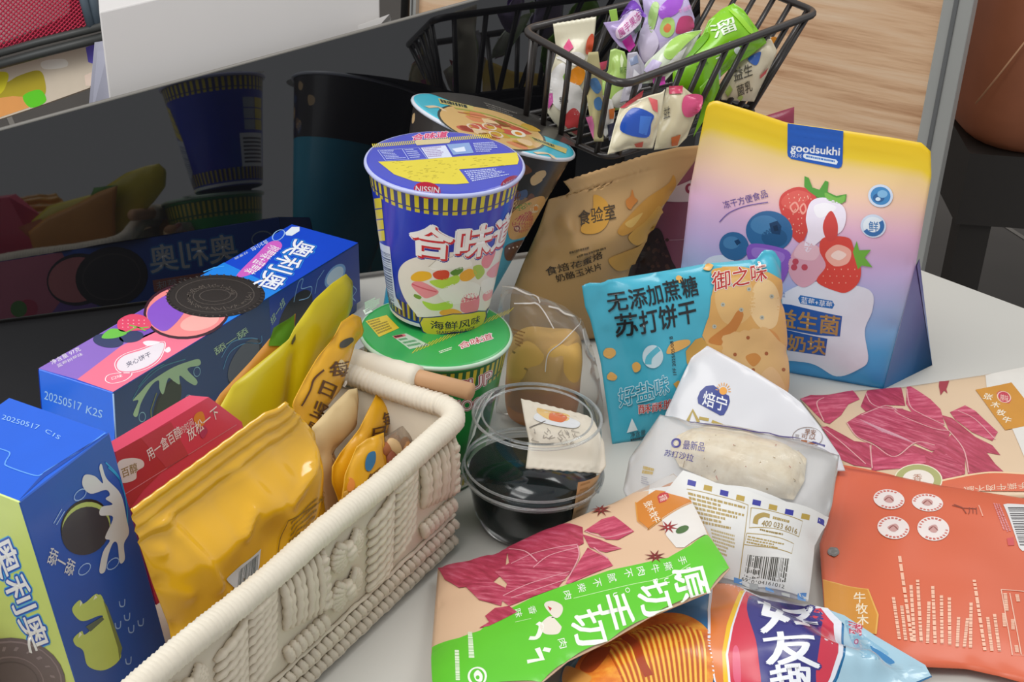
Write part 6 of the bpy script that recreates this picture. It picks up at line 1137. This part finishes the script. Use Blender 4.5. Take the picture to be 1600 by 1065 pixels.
zA, zB = Zm(800, 0, 4.096), Zm(1000, 0, 4.097)
def candy(label, px4, depth, col, arts=(), tilt=18, yaw=0, T=.007, coat=.35, seed=0, seals=(), name='sweet_sachet', texts=(), mat=None, wr=.0032):
    t_, r_, b_, l_ = px4; c = ((t_[0][0] + b_[-1][0]) / 2, (t_[0][1] + b_[-1][1]) / 2); depth *= .944; F = facing(c, depth, tilt, yaw); root = thing(name, label, 'sweet', EYE + ray(*c) * depth, 'wrapped sweets in the wire basket')
    pouch(root, F, px4, T, T * .8, .016, mat or pm(col, .3, .06, 40, coat=coat), (26, 26), wr, 70, seed=seed, seals=seals, name='wrapper')
    if arts or texts:
        A = Art(F, 'printed_picture', root, .32, .3)
        for pts, cc, ly in arts: A.poly(pts, cc, ly, len(pts) > 4)
        for tx, a, b, c2, cc in texts: A.text(tx, a, b, c2, cc, 6, .01)
        A.build()
    return F, root
candy('cream sachet with zigzag top and flower print, leftmost in the wire basket', [zig(zA(262, 152), zA(540, 105), 18, .7), zA((540, 105), (530, 210), (505, 320), (490, 640), (460, 810), (430, 880)), zA((225, 720), (300, 830), (430, 880)), zA((262, 152), (272, 230), (285, 340), (245, 470), (230, 600), (225, 720))], 1.365, '#d9d2b8', [(zA((330, 300), (365, 245), (395, 300), (350, 345)), '#d8407a', 2), (zA((480, 260), (510, 215), (525, 240), (510, 330), (475, 340)), '#c8502c', 2), (zA((290, 360), (420, 330), (470, 370), (400, 420), (310, 380)), '#e6e2dc', 2), (zA((365, 510), (380, 450), (440, 420), (470, 470), (440, 540), (390, 530)), '#e58e1c', 3), (zA((250, 470), (330, 400), (380, 500), (440, 560), (470, 640), (440, 730), (300, 700), (240, 600)), '#e2dfdc', 2), (zA((355, 720), (400, 690), (440, 740), (430, 860), (370, 830), (330, 780)), '#d24a4c', 3), (zA((230, 600), (260, 590), (265, 650), (232, 700)), '#c85aa0', 3), (zA((325, 490), (345, 455), (350, 500), (335, 520)), '#86b848', 3)], 10, -6, .009, seed=61, seals=((0, .011),), texts=[('乳酪', zA(305, 660), zA(362, 655), zA(303, 620), '#3a3030')])
candy('narrow olive sachet with two blue seals beside the cream flower sachet', [zA((490, 335), (552, 330)), zA((552, 330), (575, 500), (590, 760), (585, 905)), zA((525, 905), (585, 905)), zA((490, 335), (465, 500), (490, 700), (525, 905))], 1.30, '#b3a878', [(zA((500, 510), (540, 500), (570, 560), (545, 600), (505, 560)), '#4a78a8', 2), (zA((525, 640), (560, 620), (580, 670), (560, 705), (530, 690)), '#4a78a8', 2), (zA((470, 750), (510, 740), (525, 800), (520, 890)), '#d06a9a', 2)], 12, 8, .006, seed=62, seals=((0, .008), (2, .006)))
candy('pale green twisted wrapper with white stripes in the wire basket', [zA((630, 320), (660, 310), (720, 330)), zA((720, 330), (760, 460), (740, 600), (690, 700)), zA((600, 720), (690, 700)), zA((630, 320), (615, 450), (560, 520), (600, 720))], 1.335, '#a9c86a', [(zA((660, 600), (740, 560), (730, 650), (680, 690), (630, 660)), '#e4e2d8', 2), (zA((700, 340), (715, 380), (700, 460), (690, 380)), '#d9e6b8', 2), (zA((560, 400), (610, 385), (600, 440), (570, 450)), '#d24a6a', 2)], 14, 0, .008, seed=63, texts=[('果冻', zA(690, 470), zA(735, 460), zA(686, 430), '#6a8c3c')])
candy('tiny lime wrapper end sticking up beside the purple wrappers', [zA((620, 65), (670, 55)), zA((670, 55), (680, 135)), zA((635, 140), (680, 135)), zA((620, 65), (635, 140))], 1.40, '#a4d058', (), 10, 0, .004, seed=64)
candy('lilac wrapper with pink writing, left of the purple wrappers', [zA((585, 145), (690, 130), (760, 10), (800, -30)), zA((800, -30), (840, 80), (790, 260), (760, 330)), zA((690, 300), (760, 330)), zA((585, 145), (640, 240), (690, 300))], 1.37, '#b9a4d4', [(zA((690, 110), (770, 0), (850, 90), (840, 110), (770, 60)), '#7a40b8', 2), (zA((665, 190), (790, 60), (830, 95), (800, 170), (690, 250)), '#ecd6ec', 2), (zA((700, 265), (760, 220), (790, 290), (750, 335)), '#c830a0', 3), (zA((780, 190), (825, 140), (820, 190), (785, 220)), '#5a6a64', 3)], 20, 10, .008, seed=65, texts=[('魔芋果冻', zA(690, 245), zA(825, 118), zA(670, 195), '#c04a98')])
candy('silver and purple wrapper with avocado picture at the top of the heap', [zA((830, -40), (960, -40), (1120, -30)), zA((1120, -30), (1170, 120), (1150, 260), (1060, 330)), zA((830, 420), (950, 400), (1060, 330)), zA((830, -40), (850, 120), (800, 280), (830, 420))], 1.385, '#c4b4dc', [(zA((870, 120), (900, 20), (940, 30), (920, 150), (890, 210)), '#a9cc78', 2), (zA((940, 60), (1020, -20), (1100, -30), (1060, 80), (960, 120)), '#a050c8', 2), (zB((128, 170), (160, 115), (215, 125), (220, 200), (180, 240), (135, 220)), '#a8cc6c', 3), (zB((150, 180), (175, 150), (200, 170), (185, 205), (160, 205)), '#d8743c', 4), (zB((230, 180), (260, 110), (330, 110), (345, 180), (290, 210), (235, 215)), '#b83a6c', 4), (zA((820, 200), (880, 160), (940, 280), (860, 400), (820, 330)), '#ded2ec', 2), (zA((940, 270), (1000, 260), (1010, 330), (950, 350)), '#cfc0e4', 2)], 22, -4, .010, seed=66, texts=[('牛油果', zB(250, 90), zB(330, 60), zB(245, 60), '#e090c8')])
candy('pale wrapper with green and lilac leaf shapes behind the front rim of the wire basket', [zB((40, 400), (200, 250), (300, 205), (400, 190)), zB((400, 190), (330, 320), (230, 440), (160, 520)), zB((0, 540), (160, 520)), zB((40, 400), (0, 470), (0, 540))], 1.345, '#d3dcc4', [(zB((150, 340), (220, 240), (330, 205), (390, 200), (300, 280), (200, 380)), '#a6d060', 2), (zB((20, 450), (80, 380), (140, 400), (80, 500)), '#cabce0', 2), (zB((80, 500), (160, 490), (160, 540), (90, 560)), '#b83a9c', 3), (zB((170, 420), (240, 340), (300, 300), (250, 400)), '#e8e8e4', 3)], 25, 0, .009, seed=67)
candy('clear crumpled wrapper with grey print in the middle of the wire basket', [zA((740, 340), (800, 330), (850, 420)), zA((850, 420), (830, 560), (760, 640)), zA((690, 660), (760, 640)), zA((740, 340), (730, 500), (690, 660))], 1.33, '#b8b4c0', [(zA((750, 380), (800, 350), (810, 400), (760, 420)), '#7a86a4', 2), (zA((780, 440), (820, 480), (790, 600), (770, 520)), '#e4e2e8', 2)], 15, 0, .007, seed=68)
candy('bright lime green sachet with white writing, leaning at the right of the wire basket', [zB((440, 130), (520, 60), (600, 20), (660, 60)), zB((660, 60), (740, 170), (815, 270), (700, 360), (600, 420), (520, 480)), zB((210, 540), (400, 640), (520, 480)), zB((440, 130), (400, 220), (210, 420), (210, 540))], 1.385, '#86c81c', [(zB((220, 410), (330, 300), (420, 210), (430, 250), (330, 360), (230, 440)), '#6aa814', 2), (zB((600, 320), (625, 300), (652, 315), (645, 345), (615, 348)), '#dfe8e4', 3), (zB((550, 280), (575, 262), (600, 275), (590, 290)), '#c4dcd0', 3), (zB((465, 470), (480, 440), (510, 445), (515, 500), (490, 518), (470, 500)), '#b8c8d0', 3), (zB((560, 60), (640, 100), (720, 200), (700, 210), (620, 120)), '#9ad430', 2)], 26, 8, .010, seed=69, texts=[('溜', zB(475, 250), zB(625, 190), zB(430, 170), '#e8f0dc'), ('丰', zB(490, 400), zB(560, 370), zB(470, 320), '#e8f0dc'), ('青苹果味', zB(370, 450), zB(440, 410), zB(355, 425), '#4a7c14')])
candy('lower lime green sachet corner under the bright lime one', [zB((380, 560), (500, 440)), zB((500, 440), (510, 560), (440, 720)), zB((340, 880), (440, 720)), zB((380, 560), (400, 680), (340, 880))], 1.37, '#7cbc1c', (), 14, 6, .006, seed=70)
candy('cream sachet with blue tab standing at the right end of the wire basket', [zB((600, 420), (700, 330), (800, 250), (840, 250)), zB((840, 250), (880, 330), (820, 460), (730, 650)), zB((520, 640), (730, 650)), zB((600, 420), (540, 540), (520, 640))], 1.40, '#d6cbb0', [(zB((690, 370), (765, 330), (770, 360), (745, 415), (705, 400)), '#2a5cb0', 3), (zB((540, 590), (570, 540), (590, 570), (560, 620)), '#a8bc5c', 2), (zB((620, 630), (640, 600), (660, 620), (640, 645)), '#a8bc5c', 2), (zB((770, 480), (820, 430), (800, 470), (765, 505)), '#c04a4a', 2)], 14, 8, .008, seed=71, texts=[('益生', zB(600, 520), zB(720, 480), zB(590, 440), '#4a4438'), ('菌乳', zB(625, 620), zB(720, 580), zB(615, 550), '#4a4438')])
candy('orange and cream sachet sticking out at the right rim of the wire basket', [zB((835, 235), (890, 250)), zB((890, 250), (870, 350), (800, 480)), zB((760, 480), (800, 480)), zB((835, 235), (820, 330), (760, 480))], 1.43, '#d8c8ac', [(zB((840, 240), (890, 255), (870, 330), (840, 370), (820, 330)), '#d98a2c', 2)], 12, 0, .006, seed=72)
candy('cream sachet with large blue label at the front corner of the wire basket', [zA((690, 690), (770, 650), (880, 610), (960, 590), (980, 570)), zA((980, 570), (960, 700), (930, 850), (900, 950)), zA((610, 990), (750, 950), (900, 950)), zA((690, 690), (650, 830), (610, 990))], 1.265, '#d9cfb0', [(zA((765, 690), (900, 730), (890, 790), (860, 880), (690, 830)), '#1a4cac', 2), (zA((820, 740), (895, 745), (860, 865), (810, 850)), '#3a70c8', 3), (zA((690, 690), (840, 575), (830, 620), (720, 690)), '#c8404c', 2), (zA((870, 620), (930, 640), (930, 720), (900, 700)), '#d05a5c', 2), (zA((780, 920), (840, 905), (830, 940), (790, 940)), '#c05a48', 2)], 16, 6, .008, seed=73)
candy('cream and pink sachet with dark writing behind the front bars of the wire basket', [zB((170, 560), (270, 550), (330, 600), (400, 620)), zB((400, 620), (350, 750), (300, 880), (240, 940)), zB((90, 960), (240, 940)), zB((170, 560), (130, 740), (90, 960))], 1.30, '#d2c6a4', [(zB((270, 650), (300, 605), (400, 615), (370, 720), (300, 750), (270, 710)), '#d04a78', 3), (zB((185, 550), (275, 548), (270, 595), (185, 600)), '#c83a5c', 2), (zB((60, 620), (110, 640), (110, 700), (80, 680)), '#c84a50', 2), (zB((200, 880), (260, 860), (240, 930), (200, 935)), '#c8682c', 2)], 16, 4, .008, seed=74, texts=[('益生', zB(150, 760), zB(190, 745), zB(150, 690), '#2e2a22')])
candy('white and rose wrapper low at the left side of the wire basket', [zA((470, 640), (560, 600), (640, 640)), zA((640, 640), (660, 730), (640, 830)), zA((600, 880), (640, 830)), zA((470, 640), (520, 760), (600, 880))], 1.33, '#e0dcd6', [(zA((620, 700), (660, 690), (650, 760), (625, 760)), '#d8742c', 2), (zA((610, 800), (660, 780), (660, 870), (620, 900)), '#2e2c44', 2)], 12, 0, .006, seed=75)
